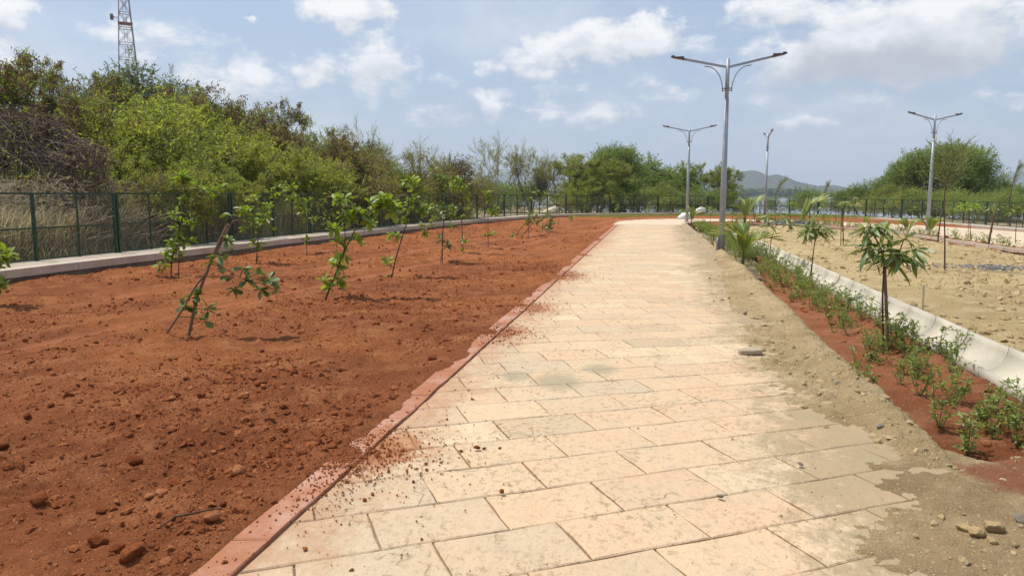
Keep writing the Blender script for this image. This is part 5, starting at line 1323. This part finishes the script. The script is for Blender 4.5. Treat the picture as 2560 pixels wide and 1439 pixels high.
for k, (u, v, top, lb) in enumerate([(2119, 552, 508, 'leafy sapling near the far ledge left of the withered one'), (2220, 549, 512, 'green-topped sapling near the far ledge behind the large mango'), (1775, 560, 520, 'lime-leaved sapling between the two left lamps'), (1830, 556, 534, 'small sapling right of the near lamp before the far path'),
        (1987, 562, 510, 'thin sapling in front of the fence above the heap of gravel'), (2060, 556, 512, 'thin sapling left of the twin-stick one'), (2380, 560, 525, 'thin sapling near the fence right of the right lamp'), (2480, 585, 520, 'thin sapling against the right fence'), (2290, 552, 520, 'thin sapling left of the right lamp')]):
    sapling(lb, [([(u, v), (u+2, top)], .012)], [(u, top-2, 13, 12), (u+8, top+3, 10, 8), (u-7, top+4, 9, 7)], kind='mango', mat='lf_mango' if k % 2 else 'lf_sap', L=.30, group=GR)
sapling('withered straw-coloured sapling before the far fence', [([(2147, 545), (2149, 498)], .014)], [(2150, 500, 12, 16), (2147, 510, 9, 10)], kind='mango', mat='straw', L=.32, droop=.6, group=GR)
# wispy trees of the casuarina kind
def wispy(label, base, pts, seed, n=60, L=.5, rad=.02, Y=None, hstart=.35, spread=.5, cat='sapling', mat='lf_cas', lean=(0, 0)):
    r = np.random.default_rng(seed); b = at(*base) if Y is None else atY(base[0], base[1], Y); Yb = b.y
    o = thing('casuarina_sapling', label, cat, b)
    P = [Vector((0, 0, -.05))]+[atY(u, v, Yb)-b for u, v in pts]; Q = catmull([tuple(p) for p in P], 5)
    g = Geo(); tube(g, Q, np.linspace(rad, rad*.3, len(Q)), 6); g.obj('stem', M['sapstem'], o, True)
    g = Geo(); f = Geo(); i = (len(Q)*hstart+(len(Q)*(1-hstart)-1)*r.random(n)).astype(int).clip(0, len(Q)-1)
    P0 = Q[i]; a = r.uniform(0, 6.28, n); ln = L*r.uniform(.4, 1.1, n)*(1.1-.6*i/len(Q)); P1 = P0+np.stack([np.cos(a)*spread+lean[0], np.sin(a)*spread, np.full(n, .9)+lean[1]], 1)*ln[:, None]
    many_tubes(g, P0, P1, .006, .003, 0, 3, 1); g.obj('branches', M['greenstem'], o)
    m_ = 8; t = r.random((n, m_)); P = (P0[:, None]*(1-t[..., None])+P1[:, None]*t[..., None]).reshape(-1, 3); A = np.repeat(unit(P1-P0), m_, 0)+r.normal(0, .55, P.shape)
    leaf_quads(f, P, A, r.standard_normal(P.shape), r.uniform(.10, .24, len(P)), np.full(len(P), .010)); f.obj('foliage', M[mat], o)
    return o
wispy('tall wispy needle-leaved sapling on a dark stake in the sand plot', (2362, 679), [(2362, 590), (2360, 510), (2366, 460), (2378, 420), (2385, 380)], 51, 70, .75, .018, hstart=.5, spread=.95)
wispy('feathery brown-tipped sapling leaning right, seen against the hill', (1938, 560), [(1940, 520), (1938, 490), (1950, 465), (1966, 450)], 52, 40, .6, .018, hstart=.6, spread=.4, lean=(.5, 0))
wispy('feathery sapling tip above the green bush at the hill foot', (2058, 552), [(2060, 510), (2064, 480), (2070, 458)], 53, 40, .6, .016, hstart=.55, spread=.4, lean=(.3, 0))
wispy('big wind-blown feathery plume above the right fence', (2520, 560), [(2525, 500), (2532, 460), (2540, 432), (2548, 418)], 54, 60, 1.1, .03, Y=40, hstart=.45, spread=.4, lean=(.6, 0))
wispy('thin grey leafless sapling behind the large mango crown', (2250, 545), [(2252, 510), (2258, 480), (2262, 455)], 55, 36, .7, .016, hstart=.4, spread=.5)
# bare sticks and pegs
def stick(label, base, top, rad, mat='stake', name='support_stake', cat='stake', group='bare stakes in the sand plot'):
    b = at(*base); t = atY(top[0], top[1], b.y)-b; g = Geo()
    if name == 'peg': bar(g, (0, 0, -.1), t, rad*2, rad*1.4)
    else:
        r = random.Random(int(base[0])); m1 = t*.35+Vector((r.uniform(-.02, .02), 0, 0)); m2 = t*.7+Vector((r.uniform(-.02, .02), 0, 0)); tube(g, [Vector((0, 0, -.1)), m1, m2, t], [rad, rad*.92, rad*.85, rad*.8], 7)
    o = g.obj(name, M[mat], None, name != 'peg', loc=b); tag(o, label, cat, group); return o
stick('leaning dark stake at the right end of the low kerb', (2469, 621), (2490, 522), .03)
stick('slanting stake beside the tall wispy sapling', (2344, 604), (2356, 520), .025)
stick('dark stub of a stake in the far red strip', (2160, 556), (2164, 528), .03)
stick('thin dark stake left of the withered sapling', (2175, 548), (2178, 518), .022)
stick('dark stake in front of the far fence above the gravel heap', (1976, 565), (1975, 508), .022)
stick('slanting stake near the far lamp', (1888, 556), (1880, 505), .025)
stick('pair-less dark stake left of the twin-stick sapling', (2024, 556), (2025, 512), .035)
stick('dark stake before the far ledge right of the rounded bush', (2088, 556), (2090, 526), .022)
stick('pale wooden survey peg in the sand right of the large mango', (2306, 779), (2309, 712), .014, 'peg', 'peg', 'peg', None)
stick('thin pale peg in the sand near the compact mango', (1911, 612), (1911, 590), .014, 'peg', 'peg', 'peg', None)
stick('short pale peg beside the leaning stake at the far low kerb', (2268, 598), (2268, 568), .02, 'peg', 'peg', 'peg', None)
stick('thin stake wrapped in grey at the far left of the sand plot', (1784, 600), (1788, 560), .014, 'grey_stake')

# coconut seedlings
def frond_mesh(seed, L=1.0, n=13, width=.30, pleat=.02):
    r = random.Random(seed); g = Geo(); pts = []
    for i in range(9):
        t = i/8; pts.append(Vector((0, L*(t-.12*t*t), L*(.55*t-.42*t*t*t))))
    tube(g, pts, np.linspace(.010, .003, 9)*L/.9, 4, False)
    for s in (-1, 1):
        for i in range(n):
            t = .22+.76*i/(n-1); k = t*8; j = min(int(k), 7); q = pts[j].lerp(pts[j+1], k-j); d = (pts[j+1]-pts[j]).normalized()
            ln = L*(.34+.22*math.sin(t*3.1))*r.uniform(.9, 1.1); a = d*.93+Vector((s*(.32 if t < .9 else .12), 0, .03)); a.normalize()
            w_ = .030*L; side = Vector((s*.3, 0, .95)).cross(a).normalized()*w_
            m1 = q+a*ln*.5+Vector((0, 0, -.01)); tip = q+a*ln+Vector((0, 0, -.10*ln))
            g.add([q-side*.6, q+side*.6, m1+side, m1-side, tip], [(0, 1, 2, 3), (3, 2, 4)])
    return g.mesh('frond', M['lf_palm'])
FR = [frond_mesh(s, 1.0, 12, .3) for s in range(3)]
def palm(label, base, size, angs, seed):
    r = random.Random(seed); b = at(*base); o = thing('coconut_seedling', label, 'palm', b, 0, 'coconut seedlings')
    for a, tilt, s in angs:
        f = link('frond', FR[r.randrange(3)], o, (0, 0, .05)); f.rotation_euler = (R(tilt), r.uniform(-.15, .15), R(a)); f.scale = (size*s*1.05,)*3
    g = Geo(); tube(g, [(0, 0, -.08), (0, 0, .12), (0, 0, .3*size)], [.05*size, .035*size, .015*size], 7); g.obj('shoot', M['greenstem'], o)
palm('largest yellow-green coconut seedling beside the nearest street lamp', (1857, 652), .86, [(70, 40, 1.0), (100, 52, 1.05), (20, 55, 1.0), (-60, 38, .95), (-95, 28, 1.05), (170, 50, .8), (-20, 62, 1.0), (-150, 45, .7)], 1)
palm('small coconut seedling at the far end of the hedge of seedlings', (1728, 560), .85, [(80, 45, 1), (-70, 45, .9), (10, 60, 1), (160, 50, .8)], 2)
palm('coconut seedling with one long brown-edged frond behind the near lamp', (1862, 560), 1.6, [(-60, 45, 1), (80, 50, .7), (-10, 62, .8)], 3)
palm('coconut seedling leaning right above the gravel heap', (2008, 560), 1.8, [(-75, 38, 1.0), (-60, 50, .8), (60, 60, .5)], 4)
palm('small coconut seedling at the foot of the right street lamp', (2323, 590), .8, [(80, 45, .9), (-70, 40, 1), (0, 60, .9), (180, 45, .9)], 5)
palm('tiny coconut seedling at the far low kerb', (2268, 588), .7, [(80, 45, .9), (-70, 40, 1), (0, 60, .9)], 6)

# herb seedlings planted along the drain
def herb(seed, H_, n_st, nl):
    r = np.random.default_rng(seed); st, lf = Geo(), Geo(); P0, P1 = [], []
    for k in range(n_st):
        a = r.uniform(0, 6.28); l = H_*r.uniform(.55, 1.1); d = np.array([math.cos(a)*r.uniform(.15, .55), math.sin(a)*r.uniform(.15, .55), 1.]); p = np.array([0, 0, -.02]); m_ = p+d*l*.5+r.normal(0, .015, 3); q = m_+unit(d*np.array([.6, .6, 1]))*l*.5
        P0 += [p, m_]; P1 += [m_, q]
        for _ in range(2):
            z = m_*(1-r.random())+q*.5*0; s0 = m_+(q-m_)*r.random(); e = s0+unit(r.normal(0, 1, 3)*np.array([1, 1, .4])+np.array([0, 0, .7]))*l*.28; P0.append(s0); P1.append(e)
    P0, P1 = np.array(P0), np.array(P1); many_tubes(st, P0, P1, .0028, .0016, 0, 3, 1)
    i = r.integers(0, len(P0), nl); t = r.random(nl)[:, None]; P = P0[i]*(1-t)+P1[i]*t; keep = P[:, 2] > H_*.10; P = P[keep]
    A = r.standard_normal(P.shape)+np.array([0, 0, .4]); leaf_quads(lf, P, A, r.standard_normal(P.shape)*.6+np.array([0, 0, 1.]), r.uniform(.024, .048, len(P)), r.uniform(.013, .026, len(P)), .2)
    return st.mesh('stems', M['greenstem']), lf.mesh('foliage', M['lf_herb'])
HB = [herb(60+k, .36+.05*(k % 3), 5+k % 4, 150+20*(k % 4)) for k in range(8)]
gh = 'young herb seedlings planted along the drain'
r = random.Random(77)
NAMED = {}
def herb_at(x, y, z, s, lab, grp=gh, kf=None):
    k = r.randrange(8) if kf is None else kf; o = thing('herb_seedling', lab, 'seedling', (x, y, z), r.uniform(0, 6.28), grp)
    link('stems', HB[k][0], o); link('foliage', HB[k][1], o); o.scale = (s*r.uniform(1.15, 1.6), s*r.uniform(1.15, 1.6), s); return o
hn = [((2350, 1060), 1.25, 'bushiest near seedling, many-stemmed, in the bare red mud'), ((2420, 1125), 1.15, 'upright seedling nearest the bottom right sand'), ((2165, 985), .8, 'near seedling left of the others, low and sparse, in the red mud'),
      ((2300, 985), 1.1, 'seedling between the bushiest near one and the drain side'), ((2545, 1110), 1.2, 'seedling at the right edge lowest in the photo'), ((2160, 935), .95, 'thin seedling at the foot of the large mango, left side'), ((2290, 940), 1.0, 'leafy seedling just right of the large mango foot'),
      ((2480, 1075), 1.15, 'tall thin seedling right of the upright one'), ((2180, 895), .85, 'seedling touching the double stem of the large mango')]
for (p, s, lb) in hn:
    q = at(*p, -.04); herb_at(q.x, q.y, float(z_bed(np.array([q.x]), np.array([q.y]))[0])-.01, s*.74, lb)
n_h = 0
def herb_label(y, s0):
    row = {2.42: 'on the red-mud side', 2.62: 'in the middle', 2.84: 'on the drain side'}[s0]
    seg = ('before the large mango foot' if y < 7.2 else 'just beyond the large mango foot' if y < 9.0 else 'between the large and the compact mango' if y < 12.0 else 'around the compact mango foot' if y < 14.5
           else 'short of the coconut seedling' if y < 17.5 else 'around the largest coconut seedling' if y < 21 else 'beyond the nearest street lamp' if y < 26 else 'at the far end of the row')
    return 'herb seedling '+row+' of the row, '+seg
y = 4.4
while y < 34 and n_h < 275:
    step = .125 if y < 16 else .19
    for s0 in (2.42, 2.62, 2.84):
        if r.random() < (.88 if y > 6.5 else .62):
            s_ = s0-.03+r.gauss(0, .10); yy = y+r.uniform(-.12, .12); x = s_+K*yy
            herb_at(x, yy, float(z_bed(np.array([x]), np.array([yy]))[0])-.01, r.choice([.38, .5, .6, .7, .9])*r.uniform(.85, 1.05), herb_label(yy, s0)); n_h += 1
    y += step*2
print('herbs', n_h)
hb2 = Geo()
for k in range(200):
    y = rnd.uniform(18, 41); s_ = rnd.choice([2.2, 2.4, 2.65, 2.85])+rnd.gauss(0, .10); x = s_+K*y; me = HB[k % 8][1]
    V = np.empty(len(me.vertices)*3, np.float32); me.vertices.foreach_get('co', V); V = V.reshape(-1, 3)*rnd.uniform(.5, .8); a = rnd.uniform(0, 6.28); ca, sa = math.cos(a), math.sin(a)
    V = V @ np.array([[ca, sa, 0], [-sa, ca, 0], [0, 0, 1]])+np.array([x, y, -.05+float(gz(x, y))]); hb2.add(V, np.arange(len(V)).reshape(-1, 4))
tag(hb2.obj('herb_row', M['lf_herb']), 'dense far end of the herb row running to the far lamp', 'herbs', kind='stuff')
hb3 = Geo(); LI = offset(LOOP, LOOP[:, 2]+.55)
for k in range(220):
    i = rnd.randrange(26, len(LI)-2); t = rnd.random(); p = LI[i]*(1-t)+LI[i+1]*t; x, y = p[0]+rnd.gauss(0, .25), p[1]+rnd.gauss(0, .25); me = HB[k % 8][1]
    V = np.empty(len(me.vertices)*3, np.float32); me.vertices.foreach_get('co', V); V = V.reshape(-1, 3)*rnd.uniform(.6, 1.0)
    hb3.add(V+np.array([x, y, .02+float(gz(x, y))]), np.arange(len(V)).reshape(-1, 4))
tag(hb3.obj('weed_strip', M['lf_herb']), 'loose green herbs in the red strip between the sand plot and the far path', 'herbs', kind='stuff')

# ------------------------------------------------------------------ sacks, gravel, stones, clods
def sack(label, p, s, mat, seed, lean=0.0, printed=False):
    r = np.random.default_rng(seed); g = Geo(); nu, nv = 16, 9; V = []
    for j in range(nv):
        t = j/(nv-1); w_ = (1-abs(2*t-1)**3.2)**.5 if 0 < t < 1 else .12; w_ = max(w_, .16)*(1-.35*t)
        for i in range(nu):
            a = i/nu*6.283; q = 1+.24*math.sin(3*a+seed+4*t)*math.sin(4*t+1)+.13*r.standard_normal(); V.append((math.cos(a)*w_*.5*q+lean*t*t, math.sin(a)*w_*.36*q, t*.50-.02+.06*r.standard_normal()*t))
    F = [(j*nu+i, j*nu+(i+1) % nu, (j+1)*nu+(i+1) % nu, (j+1)*nu+i) for j in range(nv-1) for i in range(nu)]
    g.add(np.array(V)*s, np.array(F)); g.f.append((nu, np.arange(nu)[::-1], 1)); g.f.append((nu, np.arange(nu)+(nv-1)*nu, 1))
    o = g.obj('sack', M[mat], None, True, loc=p); tag(o, label, 'sack', 'sacks left by the far ledge'); return o
sack('white slumped sack on the ground left of the far street lamp', at(1708, 549), .95, 'sack', 1, .35)
q = atY(1751, 533, 58.5); sack('white sack standing on the far ledge right of the far street lamp', (q.x, q.y, .10), .95, 'sack', 2, .05)
q = atY(1372, 534, 53.3); sack('cream sack lying on the far ledge at the end of the left bed', (q.x, q.y, .19), 1.0, 'sack_cream', 3, .5)
r = np.random.default_rng(40)
g = Geo(); c0 = at(1975, 561)
for (u, wd_) in ((1955, 1.0), (2000, 1.1)):
    c0 = at(u, 562); n = 420; P = np.stack([c0.x+r.normal(0, .5*wd_, n), c0.y+r.normal(0, .5, n), np.zeros(n)], 1); P[:, 2] = .22*np.exp(-((P[:, 0]-c0.x)**2+(P[:, 1]-c0.y)**2)/.5)+c0.z
    rocks(g, P, r.uniform(.03, .08, n), 41)
tag(g.obj('gravel_heap', M['grey_stones']), 'low heap of broken grey stone at the back of the sand plot', 'gravel', kind='stuff')
g = Geo()
for (u, v, rx_, n) in ((2440, 668, .9, 260), (2470, 672, .8, 180)):
    c0 = at(u, v); P = np.stack([c0.x+r.normal(0, rx_*.6, n), c0.y+r.normal(0, .28, n), np.full(n, c0.z+.02)], 1); rocks(g, P, r.uniform(.015, .045, n), 42)
tag(g.obj('gravel_patch', M['grey_stones']), 'thin patch of grey chippings on the sand at the right', 'gravel', kind='stuff')

def rock(label, u, v, size, mat, seed, name='clod', cat='clod', group=None, flat=.75, z=None):
    p = at(u, v); r = np.random.default_rng(seed); g = Geo()
    import bmesh
    bm = bmesh.new(); bmesh.ops.create_icosphere(bm, subdivisions=3, radius=1.0)
    ax = np.array([1.25, .9, flat])*r.uniform(.9, 1.1, 3); off = r.uniform(0, 50)
    pl = [unit(r.normal(0, 1, 3)) for _ in range(9)]
    for v_ in bm.verts:
        c = np.array(v_.co)
        for q in pl:
            e = c @ q-.72
            if e > 0: c = c-q*e*.85
        c *= 1+.10*float(vnoise(np.array([c[0]*3+off]), np.array([c[1]*3+c[2]*4]))[0])+.07*float(fbm(np.array([c[0]*7+off]), np.array([c[1]*7+c[2]*6]))[0])
        v_.co = Vector(c*ax*size/2)
    bm.faces.ensure_lookup_table(); me = bpy.data.meshes.new(name); bm.to_mesh(me); bm.free(); me.materials.append(M[mat])
    zz = (float(z_red(np.array([p.x]), np.array([p.y]))[0]) if z is None else z)
    o = link(name, me, None, (p.x, p.y, zz+size*flat*.30)); o.rotation_euler = (r.uniform(-.3, .3), r.uniform(-.3, .3), r.uniform(0, 6.28)); tag(o, label, cat, group); return o
m, t = new_mat('clod_single'); p = pos(t); oi = t.n('ShaderNodeObjectInfo')
c = t.mix(oi.outputs['Random'], (.22, .06, .018), (.32, .095, .028)); c = t.mix(t.ramp(t.noise(p, 40, 5, .7), .4, .65, 0, .6), c, (.13, .04, .018)); finish(t, c, .95, t.noise(p, 60, 6, .7), 1, .02, .1); M['clod'] = m
m, t = new_mat('sandy_lump'); p = pos(t)
c = t.mix(t.ramp(t.noise(p, 18, 5, .65), .4, .65), (.46, .33, .165), (.33, .23, .115)); finish(t, c, .95, t.noise(p, 50, 6, .7), .8, .015, .1); M['lump'] = m
m, t = new_mat('dusty_stone'); p = pos(t)
c = t.mix(t.ramp(t.noise(p, 14, 5, .65), .4, .65), (.36, .155, .06), (.31, .10, .032)); finish(t, c, .9, t.noise(p, 50, 6, .7), .7, .015, .2); M['dusty'] = m
m, t = new_mat('grey_stone_single'); p = pos(t)
c = t.mix(t.ramp(t.noise(p, 30, 5, .65), .4, .65), (.22, .185, .14), (.33, .28, .21)); finish(t, c, .85, t.noise(p, 50, 6, .7), .7, .015, .2); M['greyst'] = m
gc = 'dark clods and stones in the red soil'
for k, (u, v, s, mt, lb) in enumerate([(336, 1165, .085, 'clod', 'dark round red clod standing alone left of the bed centre'), (650, 972, .085, 'clod', 'largest dark clod in the middle of the red bed'), (503, 1002, .08, 'clod', 'lumpy clod left of two dusty stones'),
        (610, 1010, .085, 'dusty', 'dusty orange-brown stone right of the lumpy clod'), (566, 1008, .06, 'dusty', 'smaller dusty stone between lumpy clod and larger stone'), (330, 1395, .11, 'clod', 'long flat dark clod at the bottom left'),
        (245, 1365, .08, 'clod', 'round clod upper left of the flat bottom one'), (437, 1216, .055, 'clod', 'dark clod above the pale-topped stones'), (598, 1195, .085, 'dusty', 'flat-topped wedge of orange stone'),
        (530, 1318, .075, 'dusty', 'rounded dusty stone near the curled twig'), (404, 1243, .06, 'dusty', 'pale flat stone beside a greenish pebble'), (374, 1252, .05, 'dusty', 'greenish brown pebble left of the pale flat stone'),
        (100, 1277, .08, 'clod', 'flat reddish clod at the lower left'), (70, 1055, .06, 'clod', 'small dark clod at the far left middle'), (2, 1125, .09, 'clod', 'dark clod cut by the left edge'), (797, 1127, .05, 'clod', 'dark clod close to the red kerb'),
        (1080, 910, .09, 'clod', 'wide dark clod beside the kerb bend'), (735, 942, .06, 'clod', 'dark clod right of the largest one'), (255, 1290, .05, 'clod', 'tiny clod in front of the flat reddish one'), (534, 1140, .045, 'dusty', 'small pale stone in the middle foreground'),
        (430, 1012, .05, 'dusty', 'white-flecked small stone left of the lumpy clod'), (128, 1028, .05, 'clod', 'small clod right of the far left one'), (295, 1375, .06, 'clod', 'clod touching the left of the flat bottom one')]):
    rock(lb, u, v, s, mt, 500+k, 'clod' if mt == 'clod' else 'stone', 'clod' if mt == 'clod' else 'stone', gc)
# broken piece of paving and loose stones on the right of the path
p = at(1875, 893); g = Geo(); r_ = random.Random(3); ring = [(-.10, -.05), (.02, -.06), (.11, -.045), (.12, .03), (.04, .06), (-.07, .055), (-.115, .01)]
n = len(ring); V = [(x, y, 0) for x, y in ring]+[(x*.99, y*.99, .032) for x, y in ring]+[(x*.92, y*.9, .040) for x, y in ring]
F = [tuple(2*n+i for i in range(n))]+[(i, (i+1) % n, n+(i+1) % n, n+i) for i in range(n)]+[(n+i, n+(i+1) % n, 2*n+(i+1) % n, 2*n+i) for i in range(n)]
g.add(V, F); o = g.obj('paving_fragment', M['pale_stone'], None, loc=(p.x, p.y, .045)); o.rotation_euler = (R(3), R(-4), R(-8)); tag(o, 'flat pale broken piece of paving lying on the dirty side of the path', 'stone')
gp = 'loose stones along the right side of the path'
for k, (u, v, s, mt, lb) in enumerate([(2085, 967, .05, 'greyst', 'white-grey pebble on the sand ridge, left of a pair'), (2098, 977, .055, 'greyst', 'grey pebble on the sand ridge, right of a pair'), (1862, 792, .07, 'greyst', 'dark grey stone on the trodden sand'),
        (1970, 825, .06, 'dusty', 'brown flat stone on the sand ridge'), (2463, 1133, .08, 'dusty', 'brown stone at the end of the sand ridge'), (2548, 1325, .06, 'greyst', 'grey stone at the right edge near the bottom'), (2480, 1350, .085, 'lump', 'largest sandy lump of the bottom right heap'),
        (2440, 1362, .065, 'lump', 'sandy lump in front of the bottom right heap'), (2410, 1350, .06, 'lump', 'small sandy lump left of the bottom right heap'), (2200, 1088, .055, 'greyst', 'grey pebble below the pair on the ridge'), (2000, 1180, .03, 'greyst', 'small dark pebble on the cream slabs at the right'),
        (1193, 1138, .035, 'clod', 'dark red crumb on the slabs near the kerb'), (1255, 1250, .03, 'clod', 'dark red crumb in the middle of a near slab'), (1800, 1262, .03, 'greyst', 'small dark pebble lying on a near slab')]):
    rock(lb, u, v, s, mt, 600+k, 'stone', 'stone', gp, .7, .045 if u < 2060 else .05)
# curled twig on the soil
p = at(480, 1330); g = Geo(); tube(g, [(-.10, -.10, .02), (-.07, -.02, .035), (-.0, .03, .03), (.06, .045, .04), (.12, .08, .03)], [.004, .006, .006, .005, .003], 5)
tag(g.obj('twig', M['stake'], None, True, loc=(p.x, p.y, float(z_red(np.array([p.x]), np.array([p.y]))[0]))), 'thin curled brown twig on the red soil near the kerb', 'twig')

# countless small clods, denser towards the camera
def scatter(n, ymin, ymax, k0, k1, smin, smax, seed, zf, ok, mat, name, label, cat, power=2.6, flat=.75, embed=.25):
    r = np.random.default_rng(seed); y = ymin*(ymax/ymin)**r.random(n); u = r.uniform(k0, k1, n); x = u*(y+2.0)
    s = smin*(1-r.random(n))**(-1/power); s = np.minimum(s, smax)*np.clip(.75+y*.05, .8, 2.2)
    dn = fbm(x*.8, y*.8, seed+3, 3); k = ok(x, y) & (r.random(n) < .5+.9*dn); x, y, s = x[k], y[k], s[k]
    z = zf(x, y)+s*embed*.6; g = Geo(); px = s*740/(y+.01); b_ = px > 2.2; P = np.stack([x, y, z], 1)
    rocks(g, P[b_], s[b_], seed+1, flat); crumbs(g, P[~b_]-np.array([0, 0, .1])*s[~b_][:, None], s[~b_]*1.1, seed+2, flat)
    o = g.obj(name, mat); tag(o, label, cat, kind='stuff'); return o
rutf = lambda x, y: np.abs(rut_depth(x, y)) < .012
scatter(430000, 1.7, 46, -1.0, .3, .0048, .03, 700, z_red, lambda x, y: inside(x, y, site_poly) & (x-K*y < -1.93) & rutf(x, y), M['clods'], 'soil_clods', 'countless small red clods over the tilled bed', 'soil clods')
r_c = np.random.default_rng(88); g = Geo()
for (q, n_, sp) in ((at(870, 1152), 650, .20), (at(930, 1140), 500, .22), (at(1235, 838), 800, .28), (at(1400, 692), 800, .5), (at(1330, 775), 400, .3), (at(820, 1230), 250, .2), (at(1040, 1150), 200, .3)):
    x = q.x+r_c.normal(0, sp*.75, n_); y = q.y+r_c.normal(0, sp*1.2, n_); k = (x-K*y > -1.93); x, y = x[k], y[k]; s_ = r_c.uniform(.0022, .0065, len(x))*(1+q.y*.03); s_[::23] *= 1.9
    rocks(g, np.stack([x, y, np.maximum(.036, z_red(x, y))+s_*.2], 1), s_, 89)
tag(g.obj('spilled_soil', M['clods']), 'patches of red soil kicked over the kerb onto the slabs', 'soil crumbs', kind='stuff')
scatter(16000, 1.8, 30, -.4, .6, .0035, .016, 705, lambda x, y: np.full(x.shape, .036)+np.maximum(0, z_red(x, y)-.03), lambda x, y: (x-K*y > -1.92) & (x-K*y < -1.0) & (np.random.default_rng(1).random(len(x)) < np.exp(-(x-K*y+1.9)*2.2)), M['clods'], 'soil_crumbs', 'red crumbs spilled over the kerb and first slabs', 'crumbs', 2.4)
scatter(2600, 1.8, 30, -.3, .9, .003, .010, 709, lambda x, y: np.full(x.shape, .033), lambda x, y: (x-K*y > -1.5) & (x-K*y < 1.6), M['sand_clods'], 'path_grit', 'grit strewn over the slabs', 'grit', 2.4)
scatter(150000, 2.0, 40, .2, 1.15, .0042, .03, 713, z_grit, lambda x, y: (x-K*y > .8) & (x-K*y+edge_in(y) < 2.1) & (z_grit(x, y) > .031) & (x-K*y < 2.1), M['sand_clods'], 'sand_crumbs', 'sandy crumbs along the ridge at the path edge', 'crumbs', 2.5)
scatter(60000, 5.5, 40, .3, 1.15, .008, .045, 717, z_field, lambda x, y: inside(x, y, FIELD), M['sand_clods'], 'sand_clods', 'countless sandy clods over the plot right of the drain', 'sand clods', 2.4)
scatter(26000, 2.8, 34, .3, 1.2, .005, .03, 721, z_bed, lambda x, y: (x-K*y > 2.1) & (x-K*y < 2.95), M['clods'], 'bed_clods', 'small red clods in the planting bed', 'soil clods', 2.5)
scatter(16000, 1.7, 4.6, .3, 1.1, .0035, .03, 725, z_corner, lambda x, y: (x-K*y > .8) & (z_corner(x, y) > .031), M['sand_clods'], 'corner_crumbs', 'sandy crumbs in the bottom right corner', 'crumbs', 2.2)
scatter(5000, 16, 60, .1, .75, .02, .07, 729, z_strip, lambda x, y: inside(x, y, loop_inner_poly) & ~inside(x, y, FIELD) & (x-K*y > D2+.4), M['clods'], 'far_clods', 'red clods in the far planting strip', 'soil clods', 2.4)
